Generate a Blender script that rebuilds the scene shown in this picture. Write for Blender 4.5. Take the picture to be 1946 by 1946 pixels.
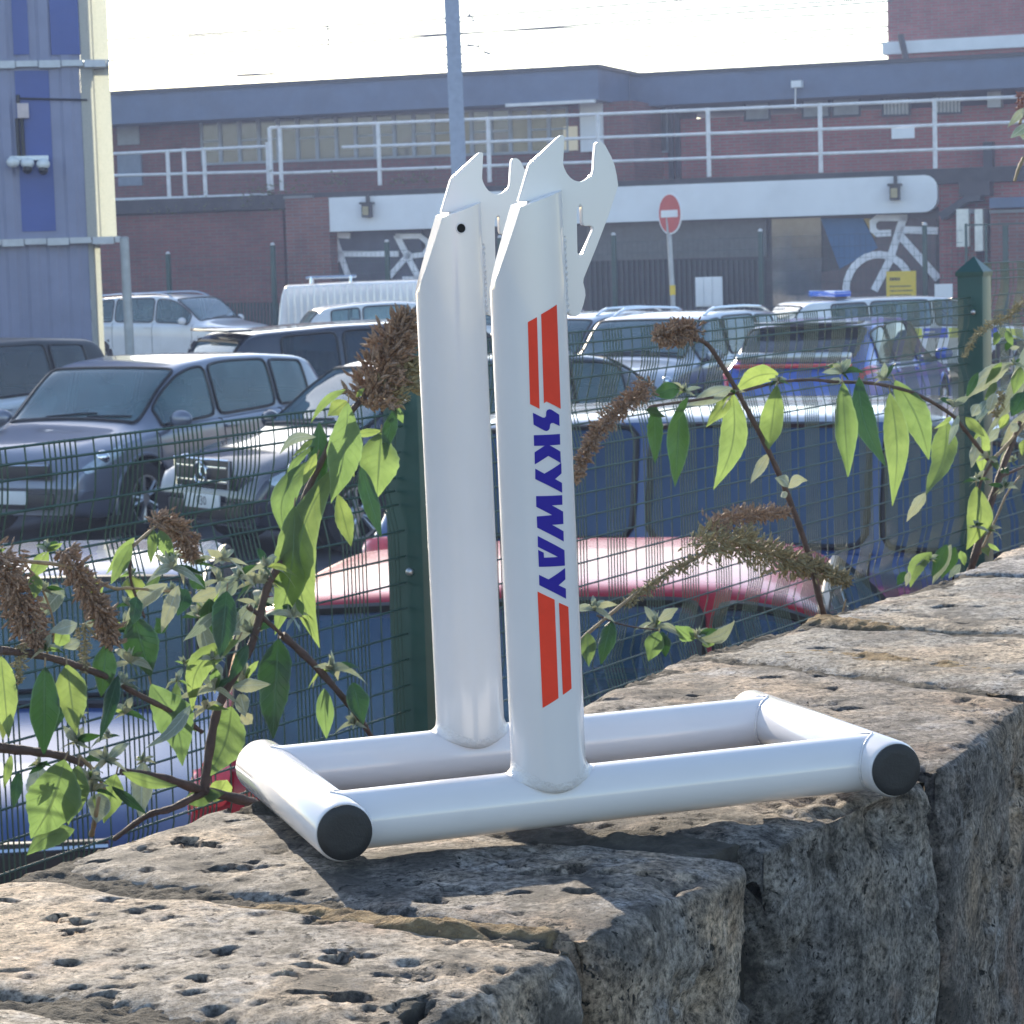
import bpy, bmesh, math, random
import numpy as np
from mathutils import Vector, Matrix

for o in list(bpy.data.objects):
    bpy.data.objects.remove(o)
SC = bpy.context.scene
COL = SC.collection
random.seed(7)
R = math.radians

# ------------------------------------------------------------------ camera
CAMZ = 2.3                       # metres above the car park
F_PX, PITCH, ROLL, CX = 4690.0, .1044, .0293, 973.0
cd = bpy.data.cameras.new("camera")
cam = bpy.data.objects.new("camera", cd)
COL.objects.link(cam)
cam.matrix_world = Matrix.Translation((0, 0, CAMZ)) @ Matrix.Rotation(R(90) - PITCH, 4, 'X') @ Matrix.Rotation(-ROLL, 4, 'Z')
cd.sensor_width = 36
cd.lens = 36 * F_PX / 1946
cd.clip_start = .05
cd.clip_end = 3000
cd.dof.use_dof = True
cd.dof.focus_distance = 1.58
cd.dof.aperture_fstop = 62
SC.camera = cam
# ------------------------------------------------------------------ light
SUN_EL, SUN_AZ = R(21), R(-19)   # azimuth measured from +Y towards +X
w = bpy.data.worlds.new("World")
SC.world = w
w.use_nodes = True
nt = w.node_tree
bg = nt.nodes["Background"]
sky = nt.nodes.new("ShaderNodeTexSky")
sky.sky_type = 'NISHITA'
sky.sun_disc = False
sky.sun_elevation = SUN_EL
sky.sun_rotation = SUN_AZ
sky.air_density = 1.0
sky.dust_density = .5
sky.ozone_density = 1.1
nt.links.new(sky.outputs[0], bg.inputs[0])
bg.inputs[1].default_value = .15
sl = bpy.data.lights.new("sun", 'SUN')
sl.energy = 5.0
sl.angle = R(.5)
sl.color = (1, .88, .70)
so = bpy.data.objects.new("sun", sl)
COL.objects.link(so)
sdir = Vector((math.sin(SUN_AZ) * math.cos(SUN_EL), math.cos(SUN_AZ) * math.cos(SUN_EL), math.sin(SUN_EL)))
so.rotation_euler = sdir.to_track_quat('Z', 'Y').to_euler()
so.location = sdir * 60
SC.view_settings.view_transform = 'Standard'
SC.view_settings.look = 'None'
SC.view_settings.exposure = 1.1
SC.view_settings.gamma = 1
SC.render.engine = 'CYCLES'
SC.cycles.max_bounces = 8
SC.cycles.transparent_max_bounces = 16
SC.cycles.use_denoising = True
SC.cycles.denoising_prefilter = 'ACCURATE'
SC.cycles.caustics_reflective = False
SC.cycles.caustics_refractive = False

# ------------------------------------------------------------------ pixel rays (where the photo shows a thing, at a chosen distance)
cR, sR, cP, sP = math.cos(ROLL), math.sin(ROLL), math.cos(PITCH), math.sin(PITCH)
CAMP = Vector((0, 0, CAMZ))
def ray(u, v):
    dx, dv = u - CX, v - CX
    X = cR * dx - sR * dv
    Y = -(sR * dx + cR * dv)
    return Vector((X, cP * F_PX + sP * Y, -sP * F_PX + cP * Y)) / F_PX
def at(u, v, d):                 # point at depth d
    return CAMP + ray(u, v) * d
def atz(u, v, z):                # point on the horizontal plane z
    r = ray(u, v)
    return CAMP + r * ((z - CAMZ) / r.z)

# ------------------------------------------------------------------ mesh helpers
class MB:
    def __init__(s):
        s.v, s.f = [], []
    def add(s, vs, fs):
        n = len(s.v)
        s.v += [tuple(p) for p in vs]
        s.f += [tuple(i + n for i in f) for f in fs]
        return s
    def quad(s, *ps):
        return s.add(ps, [tuple(range(len(ps)))])
    def hexa(s, b, t):           # bottom 4, top 4
        return s.add(list(b) + list(t), [(3, 2, 1, 0), (4, 5, 6, 7), (0, 1, 5, 4), (1, 2, 6, 5), (2, 3, 7, 6), (3, 0, 4, 7)])
    def box(s, c, d, rz=0.0, bev=0.0):
        x, y, z = d[0] / 2, d[1] / 2, d[2] / 2
        if bev <= 0:
            p = [(-x, -y, -z), (x, -y, -z), (x, y, -z), (-x, y, -z), (-x, -y, z), (x, -y, z), (x, y, z), (-x, y, z)]
            f = [(3, 2, 1, 0), (4, 5, 6, 7), (0, 1, 5, 4), (1, 2, 6, 5), (2, 3, 7, 6), (3, 0, 4, 7)]
        else:
            bm = bmesh.new()
            bmesh.ops.create_cube(bm, size=1)
            bmesh.ops.scale(bm, vec=d, verts=bm.verts)
            bmesh.ops.bevel(bm, geom=bm.edges[:], offset=bev, segments=2, affect='EDGES', profile=.6)
            bm.verts.index_update()
            p = [v.co[:] for v in bm.verts]
            f = [[v.index for v in q.verts] for q in bm.faces]
            bm.free()
        cr, sr = math.cos(rz), math.sin(rz)
        return s.add([(c[0] + a * cr - b * sr, c[1] + a * sr + b * cr, c[2] + g) for a, b, g in p], f)
    def tube(s, pts, rad, n=8, cap=True, squash=1.0):
        pts = [Vector(p) for p in pts]
        rad = rad if isinstance(rad, (list, tuple)) else [rad] * len(pts)
        vs, fs = [], []
        t = (pts[1] - pts[0]).normalized()
        ref = Vector((0, 0, 1)) if abs(t.z) < .9 else Vector((0, 1, 0))
        a = t.cross(ref).normalized()
        for i, p in enumerate(pts):
            t = (pts[min(i + 1, len(pts) - 1)] - pts[max(i - 1, 0)]).normalized()
            a = (a - t * a.dot(t)).normalized()
            b = t.cross(a)
            for k in range(n):
                q = 2 * math.pi * k / n
                vs.append(p + (a * math.cos(q) + b * math.sin(q) * squash) * rad[i])
        for i in range(len(pts) - 1):
            for k in range(n):
                k2 = (k + 1) % n
                fs.append((i * n + k, i * n + k2, (i + 1) * n + k2, (i + 1) * n + k))
        if cap:
            fs.append(tuple(range(n - 1, -1, -1)))
            fs.append(tuple((len(pts) - 1) * n + k for k in range(n)))
        return s.add(vs, fs)
    def prism(s, poly, off):     # planar polygon (3D points) extruded by vector off
        n = len(poly)
        poly = [Vector(p) for p in poly]
        off = Vector(off)
        vs = poly + [p + off for p in poly]
        fs = [tuple(range(n)), tuple(range(2 * n - 1, n - 1, -1))] + [((i + 1) % n, i, n + i, n + (i + 1) % n) for i in range(n)]
        return s.add(vs, fs)
    def sphere(s, c, r, nu=10, nv=7, sc=(1, 1, 1)):
        vs, fs = [], []
        for j in range(nv + 1):
            a = math.pi * j / nv
            for i in range(nu):
                b = 2 * math.pi * i / nu
                vs.append((c[0] + r * sc[0] * math.sin(a) * math.cos(b), c[1] + r * sc[1] * math.sin(a) * math.sin(b), c[2] + r * sc[2] * math.cos(a)))
        for j in range(nv):
            for i in range(nu):
                i2 = (i + 1) % nu
                fs.append((j * nu + i, (j + 1) * nu + i, (j + 1) * nu + i2, j * nu + i2))
        return s.add(vs, fs)
    def build(s, name, mat, parent=None, smooth=40, local=False, fix=False):
        me = bpy.data.meshes.new(name)
        off = Vector((0, 0, 0))
        if parent is not None and not local:
            off = ORG.get(parent.name, Vector((0, 0, 0)))
        vs = [(p[0] - off.x, p[1] - off.y, p[2] - off.z) for p in s.v]
        me.from_pydata(vs, [], s.f)
        if fix:
            bm = bmesh.new(); bm.from_mesh(me)
            bmesh.ops.remove_doubles(bm, verts=bm.verts, dist=1e-6)
            bmesh.ops.recalc_face_normals(bm, faces=bm.faces)
            bm.to_mesh(me); bm.free()
        me.update()
        if smooth:
            for p in me.polygons:
                p.use_smooth = True
            if smooth < 180:
                me.set_sharp_from_angle(angle=R(smooth))
        if mat:
            me.materials.append(mat)
        o = bpy.data.objects.new(name, me)
        COL.objects.link(o)
        if parent is not None:
            o.parent = parent
            ORG[o.name] = off
        return o
ORG = {}
def tag(o, label=None, cat=None, group=None, kind=None):
    if label: o["label"] = label
    if cat: o["category"] = cat
    if group: o["group"] = group
    if kind: o["kind"] = kind
    return o
def thing(name, label, cat, loc=(0, 0, 0), rz=0.0, group=None):
    o = bpy.data.objects.new(name, None)
    o.empty_display_size = .1
    COL.objects.link(o)
    o.location = loc
    o.rotation_euler = (0, 0, rz)
    ORG[o.name] = Vector(loc)
    return tag(o, label, cat, group)

# ------------------------------------------------------------------ materials
def N(nt, t, **kw):
    n = nt.nodes.new(t)
    for k, v in kw.items():
        if k.startswith('i_'):
            key = k[2:]
            key = int(key) if key.isdigit() else key.replace('_', ' ')
            n.inputs[key].default_value = v
        else:
            setattr(n, k, v)
    return n
def ramp(nt, fac, stops):
    r = nt.nodes.new("ShaderNodeValToRGB")
    e = r.color_ramp.elements
    while len(e) < len(stops):
        e.new(.5)
    for el, (p, c) in zip(e, stops):
        el.position = p
        el.color = (*c, 1) if len(c) == 3 else c
    nt.links.new(fac, r.inputs[0])
    return r.outputs[0]
def mixc(nt, fac, a, b, mode='MIX'):
    m = nt.nodes.new("ShaderNodeMix")
    m.data_type = 'RGBA'
    m.blend_type = mode
    for s, v in ((m.inputs[0], fac), (m.inputs[6], a), (m.inputs[7], b)):
        if hasattr(v, 'links'):
            nt.links.new(v, s)
        elif isinstance(v, (int, float)):
            s.default_value = v
        else:
            s.default_value = (*v, 1)
    return m.outputs[2]
MATS = {}
def mat(name, col, rough=.5, metal=0.0, var=.12, scale=8.0, bump=0.0, bscale=60.0, coat=0.0, spec=.5, dirt=0.0, dcol=(.08, .07, .06)):
    if name in MATS:
        return MATS[name]
    m = bpy.data.materials.new(name)
    m.use_nodes = True
    nt = m.node_tree
    b = nt.nodes["Principled BSDF"]
    b.inputs["Roughness"].default_value = rough
    b.inputs["Metallic"].default_value = metal
    b.inputs["Coat Weight"].default_value = coat
    b.inputs["Coat Roughness"].default_value = .04
    b.inputs["Specular IOR Level"].default_value = spec
    tc = N(nt, "ShaderNodeTexCoord")
    no = N(nt, "ShaderNodeTexNoise", i_Scale=scale, i_Detail=5.0, i_Roughness=.6)
    nt.links.new(tc.outputs["Object"], no.inputs["Vector"])
    c = ramp(nt, no.outputs[0], [(.3, [x * (1 - var) for x in col]), (.7, [min(1, x * (1 + var)) for x in col])])
    if dirt > 0:
        n2 = N(nt, "ShaderNodeTexNoise", i_Scale=scale * .7, i_Detail=8.0, i_Roughness=.7)
        nt.links.new(tc.outputs["Object"], n2.inputs["Vector"])
        f = ramp(nt, n2.outputs[0], [(.45, (0, 0, 0)), (.75, (dirt,) * 3)])
        c = mixc(nt, f, c, dcol)
    nt.links.new(c, b.inputs["Base Color"])
    if bump > 0:
        n3 = N(nt, "ShaderNodeTexNoise", i_Scale=bscale, i_Detail=6.0, i_Roughness=.65)
        nt.links.new(tc.outputs["Object"], n3.inputs["Vector"])
        bp = N(nt, "ShaderNodeBump", i_Strength=bump, i_Distance=.01)
        nt.links.new(n3.outputs[0], bp.inputs["Height"])
        nt.links.new(bp.outputs[0], b.inputs["Normal"])
    MATS[name] = m
    return m
def brick_mat(name, c1, c2, mortar, sc=1.0, rz=0.0):
    m = bpy.data.materials.new(name)
    m.use_nodes = True
    nt = m.node_tree
    b = nt.nodes["Principled BSDF"]
    b.inputs["Roughness"].default_value = .85
    tc = N(nt, "ShaderNodeTexCoord")
    mp = N(nt, "ShaderNodeMapping")
    mp.inputs["Rotation"].default_value = (0, 0, rz)
    nt.links.new(tc.outputs["Object"], mp.inputs[0])
    sx = N(nt, "ShaderNodeSeparateXYZ")
    nt.links.new(mp.outputs[0], sx.inputs[0])
    ad = N(nt, "ShaderNodeMath", operation='ADD')
    nt.links.new(sx.outputs[0], ad.inputs[0]); nt.links.new(sx.outputs[1], ad.inputs[1])
    cb = N(nt, "ShaderNodeCombineXYZ")
    nt.links.new(ad.outputs[0], cb.inputs[0]); nt.links.new(sx.outputs[2], cb.inputs[1])
    br = N(nt, "ShaderNodeTexBrick", i_Scale=1.0)
    br.inputs["Color1"].default_value = (*c1, 1); br.inputs["Color2"].default_value = (*c2, 1); br.inputs["Mortar"].default_value = (*mortar, 1)
    br.inputs["Mortar Size"].default_value = .011
    br.inputs["Brick Width"].default_value = .225 * sc
    br.inputs["Row Height"].default_value = .075 * sc
    nt.links.new(cb.outputs[0], br.inputs["Vector"])
    no = N(nt, "ShaderNodeTexNoise", i_Scale=.8, i_Detail=8.0, i_Roughness=.7)
    nt.links.new(tc.outputs["Object"], no.inputs["Vector"])
    f = ramp(nt, no.outputs[0], [(.35, (.7, .7, .7)), (.7, (1.15, 1.15, 1.15))])
    nt.links.new(mixc(nt, 1.0, br.outputs[0], f, 'MULTIPLY'), b.inputs["Base Color"])
    MATS[name] = m
    return m
def glass_mat(name, tint, rough=.02, film=(.2, .26, .27), amt=(.03, .16)):
    m = bpy.data.materials.new(name)
    m.use_nodes = True
    nt = m.node_tree
    nt.nodes.remove(nt.nodes["Principled BSDF"])
    out = nt.nodes["Material Output"]
    tr = N(nt, "ShaderNodeBsdfTransparent"); tr.inputs[0].default_value = (*tint, 1)
    gl = N(nt, "ShaderNodeBsdfGlossy"); gl.inputs[0].default_value = (.9, .95, 1, 1); gl.inputs["Roughness"].default_value = rough
    tc = N(nt, "ShaderNodeTexCoord")
    no = N(nt, "ShaderNodeTexNoise", i_Scale=3.0, i_Detail=6.0)
    nt.links.new(tc.outputs["Object"], no.inputs["Vector"])
    df = N(nt, "ShaderNodeBsdfDiffuse"); df.inputs[0].default_value = (*film, 1)
    fr = N(nt, "ShaderNodeFresnel", i_IOR=1.55)
    m1 = N(nt, "ShaderNodeMixShader"); m2 = N(nt, "ShaderNodeMixShader")
    f = ramp(nt, no.outputs[0], [(.3, (amt[0],) * 3), (.8, (amt[1],) * 3)])   # dusty film
    nt.links.new(f, m2.inputs[0]); nt.links.new(tr.outputs[0], m2.inputs[1]); nt.links.new(df.outputs[0], m2.inputs[2])
    nt.links.new(fr.outputs[0], m1.inputs[0]); nt.links.new(m2.outputs[0], m1.inputs[1]); nt.links.new(gl.outputs[0], m1.inputs[2])
    nt.links.new(m1.outputs[0], out.inputs[0])
    MATS[name] = m
    return m
def leaf_mat(name, top, under, trans, tw=.5, rough=.5):
    m = bpy.data.materials.new(name)
    m.use_nodes = True
    nt = m.node_tree
    b = nt.nodes["Principled BSDF"]
    out = nt.nodes["Material Output"]
    b.inputs["Roughness"].default_value = rough
    tc = N(nt, "ShaderNodeTexCoord")
    no = N(nt, "ShaderNodeTexNoise", i_Scale=38.0, i_Detail=4.0, i_Roughness=.6)
    nt.links.new(tc.outputs["Object"], no.inputs["Vector"])
    at_ = N(nt, "ShaderNodeAttribute", attribute_name="lf")      # x: along, y: across, z: tint
    sx = N(nt, "ShaderNodeSeparateXYZ")
    nt.links.new(at_.outputs["Vector"], sx.inputs[0])
    # veins: midrib and slanted side veins
    ab = N(nt, "ShaderNodeMath", operation='ABSOLUTE'); nt.links.new(sx.outputs[1], ab.inputs[0])
    m1 = N(nt, "ShaderNodeMath", operation='MULTIPLY_ADD', i_1=-.16); nt.links.new(ab.outputs[0], m1.inputs[0]); nt.links.new(sx.outputs[0], m1.inputs[2])
    wv = N(nt, "ShaderNodeMath", operation='MULTIPLY', i_1=10.0); nt.links.new(m1.outputs[0], wv.inputs[0])
    fr = N(nt, "ShaderNodeMath", operation='FRACT'); nt.links.new(wv.outputs[0], fr.inputs[0])
    vein = ramp(nt, fr.outputs[0], [(0, (.38,) * 3), (.13, (0, 0, 0)), (.92, (0, 0, 0)), (1, (.38,) * 3)])
    mid = ramp(nt, ab.outputs[0], [(.03, (1, 1, 1)), (.075, (0, 0, 0))])
    vm = mixc(nt, 1.0, vein, mid, 'LIGHTEN')
    ge = N(nt, "ShaderNodeNewGeometry")
    var = ramp(nt, no.outputs[0], [(.3, (.78, .8, .75)), (.72, (1.2, 1.15, 1.1))])
    tv = ramp(nt, sx.outputs[2], [(0, (.72, .8, .8)), (1, (1.3, 1.15, .95))])
    base = mixc(nt, ge.outputs["Backfacing"], top, under)
    base = mixc(nt, 1.0, base, var, 'MULTIPLY')
    base = mixc(nt, 1.0, base, tv, 'MULTIPLY')
    base = mixc(nt, vm, base, [min(1, x * 1.7 + .02) for x in top])
    rim_light_f = ramp(nt, ab.outputs[0], [(.86, (0, 0, 0)), (.97, (.7,) * 3)])
    base = mixc(nt, rim_light_f, base, [min(1, x * 1.5 + .1) for x in top])  # paler edge colour painted in for rim light on the blade
    nt.links.new(base, b.inputs["Base Color"])
    tr = N(nt, "ShaderNodeBsdfTranslucent")
    tcx = mixc(nt, 1.0, mixc(nt, vm, trans, [x * .42 for x in trans]), mixc(nt, 1.0, var, tv, 'MULTIPLY'), 'MULTIPLY')
    nt.links.new(tcx, tr.inputs[0])
    mx = N(nt, "ShaderNodeMixShader", i_0=tw)
    nt.links.new(b.outputs[0], mx.inputs[1]); nt.links.new(tr.outputs[0], mx.inputs[2])
    nt.links.new(mx.outputs[0], out.inputs[0])
    bp = N(nt, "ShaderNodeBump", i_Strength=.5, i_Distance=.003)
    nt.links.new(vm, bp.inputs["Height"]); nt.links.new(bp.outputs[0], b.inputs["Normal"])
    MATS[name] = m
    return m
def emit_mat(name, col, s):
    m = bpy.data.materials.new(name)
    m.use_nodes = True
    b = m.node_tree.nodes["Principled BSDF"]
    b.inputs["Base Color"].default_value = (*col, 1)
    b.inputs["Emission Color"].default_value = (*col, 1)
    b.inputs["Emission Strength"].default_value = s
    MATS[name] = m
    return m
def text_mb(s, h, mk, depth=.0):
    """lettering as a mesh; mk(x, y) turns layout coordinates into 3D; h is the letter height; centred"""
    cu = bpy.data.curves.new("lettering", 'FONT')
    cu.body = s; cu.size = h * 1.38; cu.align_x = 'CENTER'; cu.align_y = 'CENTER'; cu.resolution_u = 2
    o = bpy.data.objects.new("lettering", cu)
    COL.objects.link(o)
    dg = bpy.context.evaluated_depsgraph_get()
    me = o.evaluated_get(dg).to_mesh()
    mb = MB().add([mk(v.co.x, v.co.y) for v in me.vertices], [tuple(p.vertices) for p in me.polygons])
    bpy.data.objects.remove(o); bpy.data.curves.remove(cu)
    return mb
# vectorised value noise
def vnoise(P):
    P = np.asarray(P, float)
    i = np.floor(P).astype(np.int64)
    f = P - i
    f = f * f * f * (f * (f * 6 - 15) + 10)
    def h(a, b, c):
        n = (a * 73856093 ^ b * 19349663 ^ c * 83492791) & 0x7fffffff
        n = (n * 1103515245 + 12345) & 0x7fffffff
        n = (n ^ (n >> 13)) * 60493 & 0x7fffffff
        return (n & 0xffff) / 65535.0
    r = 0
    for dx in (0, 1):
        for dy in (0, 1):
            for dz in (0, 1):
                wgt = (f[..., 0] if dx else 1 - f[..., 0]) * (f[..., 1] if dy else 1 - f[..., 1]) * (f[..., 2] if dz else 1 - f[..., 2])
                r = r + wgt * h(i[..., 0] + dx, i[..., 1] + dy, i[..., 2] + dz)
    return r
def fbm(P, sc, oct=4, gain=.5):
    P = np.asarray(P, float) * sc
    a, r, t = 1.0, 0, 0
    for k in range(oct):
        r = r + a * (vnoise(P * 2 ** k + 17.3 * k) - .5)
        t += a; a *= gain
    return r / t * 2
# ================================================================== SETTING: ground
WALLZ = CAMZ - .372
mb = MB()
mb.quad((-900, -900, 0), (900, -900, 0), (900, 1500, 0), (-900, 1500, 0))
asphalt = mat("asphalt", (.062, .066, .074), rough=.62, var=.3, scale=3, bump=.5, bscale=220, dirt=.3, dcol=(.11, .11, .115), spec=.45)
tag(mb.build("ground", asphalt, smooth=0), kind="structure")
# ================================================================== STONE WALL
SEAM = [((250, 2900), (-1900, 2230)), ((520, 2280), (-1050, 1965)), ((765, 1968), (-556, 1812)), ((1125, 1772), (11, 1640)), ((1462, 1604), (452, 1512)),
        ((1792, 1458), (1005, 1362)), ((1968, 1316), (1292, 1232)), ((2150, 1206), (1500, 1176)), ((2330, 1098), (1800, 1082)), ((2500, 1000), (2010, 985)), ((2750, 905), (2300, 880))]
seam3 = [(atz(*f, WALLZ), atz(*b, WALLZ)) for f, b in SEAM]
STONE_TINT = [(.265, .238, .208), (.265, .238, .208), (.262, .230, .200), (.232, .205, .18), (.185, .168, .152), (.19, .166, .148), (.215, .20, .182), (.235, .22, .20), (.27, .25, .235), (.27, .25, .235)]
def stone_mat(k, c):
    m = bpy.data.materials.new("weathered_stone")
    m.use_nodes = True
    nt = m.node_tree
    b = nt.nodes["Principled BSDF"]
    b.inputs["Roughness"].default_value = .82
    b.inputs["Specular IOR Level"].default_value = .35
    tc = N(nt, "ShaderNodeTexCoord")
    mp = N(nt, "ShaderNodeMapping"); mp.inputs["Location"].default_value = (k * 3.1, k * 1.7, 0)
    nt.links.new(tc.outputs["Object"], mp.inputs[0])
    V = mp.outputs[0]
    def noise(s, d=6.0, r=.6):
        n = N(nt, "ShaderNodeTexNoise", i_Scale=s, i_Detail=d, i_Roughness=r)
        nt.links.new(V, n.inputs["Vector"])
        return n.outputs[0]
    big, midn, fine = noise(7), noise(34, 10, .75), noise(210, 6, .75)
    dk = [x * .36 for x in c]
    col = ramp(nt, midn, [(.36, dk), (.44, [x * .86 for x in c]), (.53, [x * 1.35 for x in c]), (.66, [x * 1.9 for x in c])])
    col = mixc(nt, 1.0, col, ramp(nt, big, [(.38, (.78, .80, .85)), (.5, (1.05, 1.05, 1.05)), (.62, (1.4, 1.22, 1.02))]), 'MULTIPLY')
    col = mixc(nt, ramp(nt, noise(12, 7, .7), [(.57, (0, 0, 0)), (.70, (.6,) * 3)]), col, (.50, .50, .52))   # pale lichen
    col = mixc(nt, ramp(nt, noise(9, 5, .6), [(.56, (0, 0, 0)), (.72, (.5,) * 3)]), col, (.36, .21, .13))   # rusty tint
    col = mixc(nt, 1.0, col, ramp(nt, fine, [(.38, (.28,) * 3), (.5, (1.05,) * 3), (.62, (1.7,) * 3)]), 'MULTIPLY')
    col = mixc(nt, ramp(nt, noise(5, 9, .72), [(.38, (.8,) * 3), (.46, (0, 0, 0))]), col, (.075, .07, .066))   # sooty patches
    wp = N(nt, "ShaderNodeMix", i_0=.06); wp.data_type = 'RGBA'; wp.blend_type = 'LINEAR_LIGHT'
    wn = N(nt, "ShaderNodeTexNoise", i_Scale=55.0, i_Detail=4.0); nt.links.new(V, wn.inputs["Vector"])
    nt.links.new(V, wp.inputs[6]); nt.links.new(wn.outputs[1], wp.inputs[7])
    wp.inputs[0].default_value = .03
    vo = N(nt, "ShaderNodeTexVoronoi", i_Scale=85.0)
    nt.links.new(wp.outputs[2], vo.inputs["Vector"])
    sp = ramp(nt, vo.outputs["Distance"], [(.13, (1, 1, 1)), (.24, (0, 0, 0))])
    msk = ramp(nt, noise(30, 3), [(.44, (0, 0, 0)), (.55, (1, 1, 1))])
    vo2 = N(nt, "ShaderNodeTexVoronoi", i_Scale=42.0)
    nt.links.new(wp.outputs[2], vo2.inputs["Vector"])
    sp2 = mixc(nt, 1.0, ramp(nt, vo2.outputs["Distance"], [(.12, (1, 1, 1)), (.2, (0, 0, 0))]), ramp(nt, noise(17, 4), [(.46, (0, 0, 0)), (.54, (1, 1, 1))]), 'MULTIPLY')
    spk = mixc(nt, 1.0, mixc(nt, 1.0, sp, msk, 'MULTIPLY'), sp2, 'LIGHTEN')
    col = mixc(nt, spk, col, (.028, .026, .024))
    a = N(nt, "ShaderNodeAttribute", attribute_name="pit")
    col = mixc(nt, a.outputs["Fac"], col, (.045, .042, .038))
    nt.links.new(col, b.inputs["Base Color"])
    h = N(nt, "ShaderNodeMath", operation='MULTIPLY_ADD', i_1=.35); nt.links.new(fine, h.inputs[0]); nt.links.new(midn, h.inputs[2])
    h2 = N(nt, "ShaderNodeMath", operation='MULTIPLY_ADD', i_1=-.8); nt.links.new(spk, h2.inputs[0]); nt.links.new(h.outputs[0], h2.inputs[2])
    bp = N(nt, "ShaderNodeBump", i_Strength=.85, i_Distance=.009)
    nt.links.new(h2.outputs[0], bp.inputs["Height"])
    bp2 = N(nt, "ShaderNodeBump", i_Strength=.8, i_Distance=.0022)
    nt.links.new(noise(520, 4, .8), bp2.inputs["Height"]); nt.links.new(bp.outputs[0], bp2.inputs["Normal"])
    nt.links.new(bp2.outputs[0], b.inputs["Normal"])
    return m
rng = np.random.default_rng(5)
# explicit pits: pixel centre, half length px, half height px, depth mm
PITS = [(348, 1587, 46, 12, 9), (395, 1596, 30, 8, 6), (270, 1602, 16, 8, 6), (180, 1625, 22, 5, 5), (110, 1732, 20, 8, 8), (152, 1737, 14, 5, 5), (216, 1698, 24, 7, 6), (262, 1722, 14, 5, 5),
        (292, 1714, 15, 6, 5), (145, 1757, 26, 9, 6), (10, 1700, 16, 7, 6), (426, 1798, 18, 8, 7), (197, 1876, 28, 12, 10), (148, 1861, 14, 6, 5), (130, 1818, 16, 6, 4), (380, 1850, 14, 6, 5),
        (655, 1805, 52, 16, 13), (590, 1826, 30, 9, 8), (545, 1845, 22, 6, 6), (730, 1838, 13, 7, 6), (805, 1846, 12, 7, 5), (620, 1740, 44, 16, 9), (660, 1885, 60, 18, 12), (780, 1900, 50, 22, 13),
        (965, 1631, 36, 10, 7), (1070, 1643, 42, 12, 8), (822, 1701, 28, 7, 6), (858, 1679, 18, 5, 4), (985, 1684, 20, 4, 4), (790, 1666, 18, 4, 4), (1025, 1592, 20, 6, 5),
        (1165, 1674, 10, 5, 4), (1095, 1684, 30, 5, 5), (1150, 1650, 22, 5, 5), (1230, 1650, 22, 6, 5), (1290, 1660, 12, 3, 3), (1560, 1278, 14, 4, 4), (1760, 1285, 16, 4, 4), (1690, 1150, 22, 5, 5), (1800, 1150, 30, 6, 6),
        (1640, 1140, 14, 5, 5), (1470, 1200, 16, 4, 4), (1620, 1340, 16, 3, 3), (1320, 1310, 14, 4, 4), (1200, 1280, 18, 4, 4), (1560, 1225, 30, 3, 5), (1700, 1247, 60, 2, 5)]
pits = []
for (u, v, a, b_, d) in PITS:
    c, e, g = atz(u, v, WALLZ), atz(u + a, v, WALLZ), atz(u, v - b_, WALLZ)
    ra_, rb0 = (e - c).length, min((g - c).length, .03)
    ux, uy = (e - c).normalized(), (g - c).normalized()
    for k in range(int(3 + a / 7)):          # ragged hollow made of several small bites
        p_, q_ = rng.uniform(-.75, .75), rng.normal(0, .33)
        o_ = c + ux * ra_ * p_ + uy * rb0 * q_
        s_ = (1 - abs(p_)) * .4 + .22
        pits.append((o_.x, o_.y, ra_ * s_ * rng.uniform(.35, .75), rb0 * s_ * rng.uniform(.45, 1.05), d * .0012 * rng.uniform(.5, 1.1)))
for k in range(900):
    u, v = rng.uniform(0, 1946), rng.uniform(1100, 1946)
    c = atz(u, v, WALLZ)
    r_ = .0011 * math.exp(rng.normal(0, .6))
    pits.append((c.x, c.y, r_ * rng.uniform(1.2, 4.0), r_ * rng.uniform(.9, 2.4), r_ * 1.1))
wallE = thing("stone_wall", "low wall of big pitted weathered stone blocks under the white stand", "wall", tuple(seam3[4][0].lerp(seam3[4][1], .5) - Vector((0, 0, WALLZ))))
def smooth01(x):
    x = np.clip(x, 0, 1)
    return x * x * (3 - 2 * x)
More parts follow.
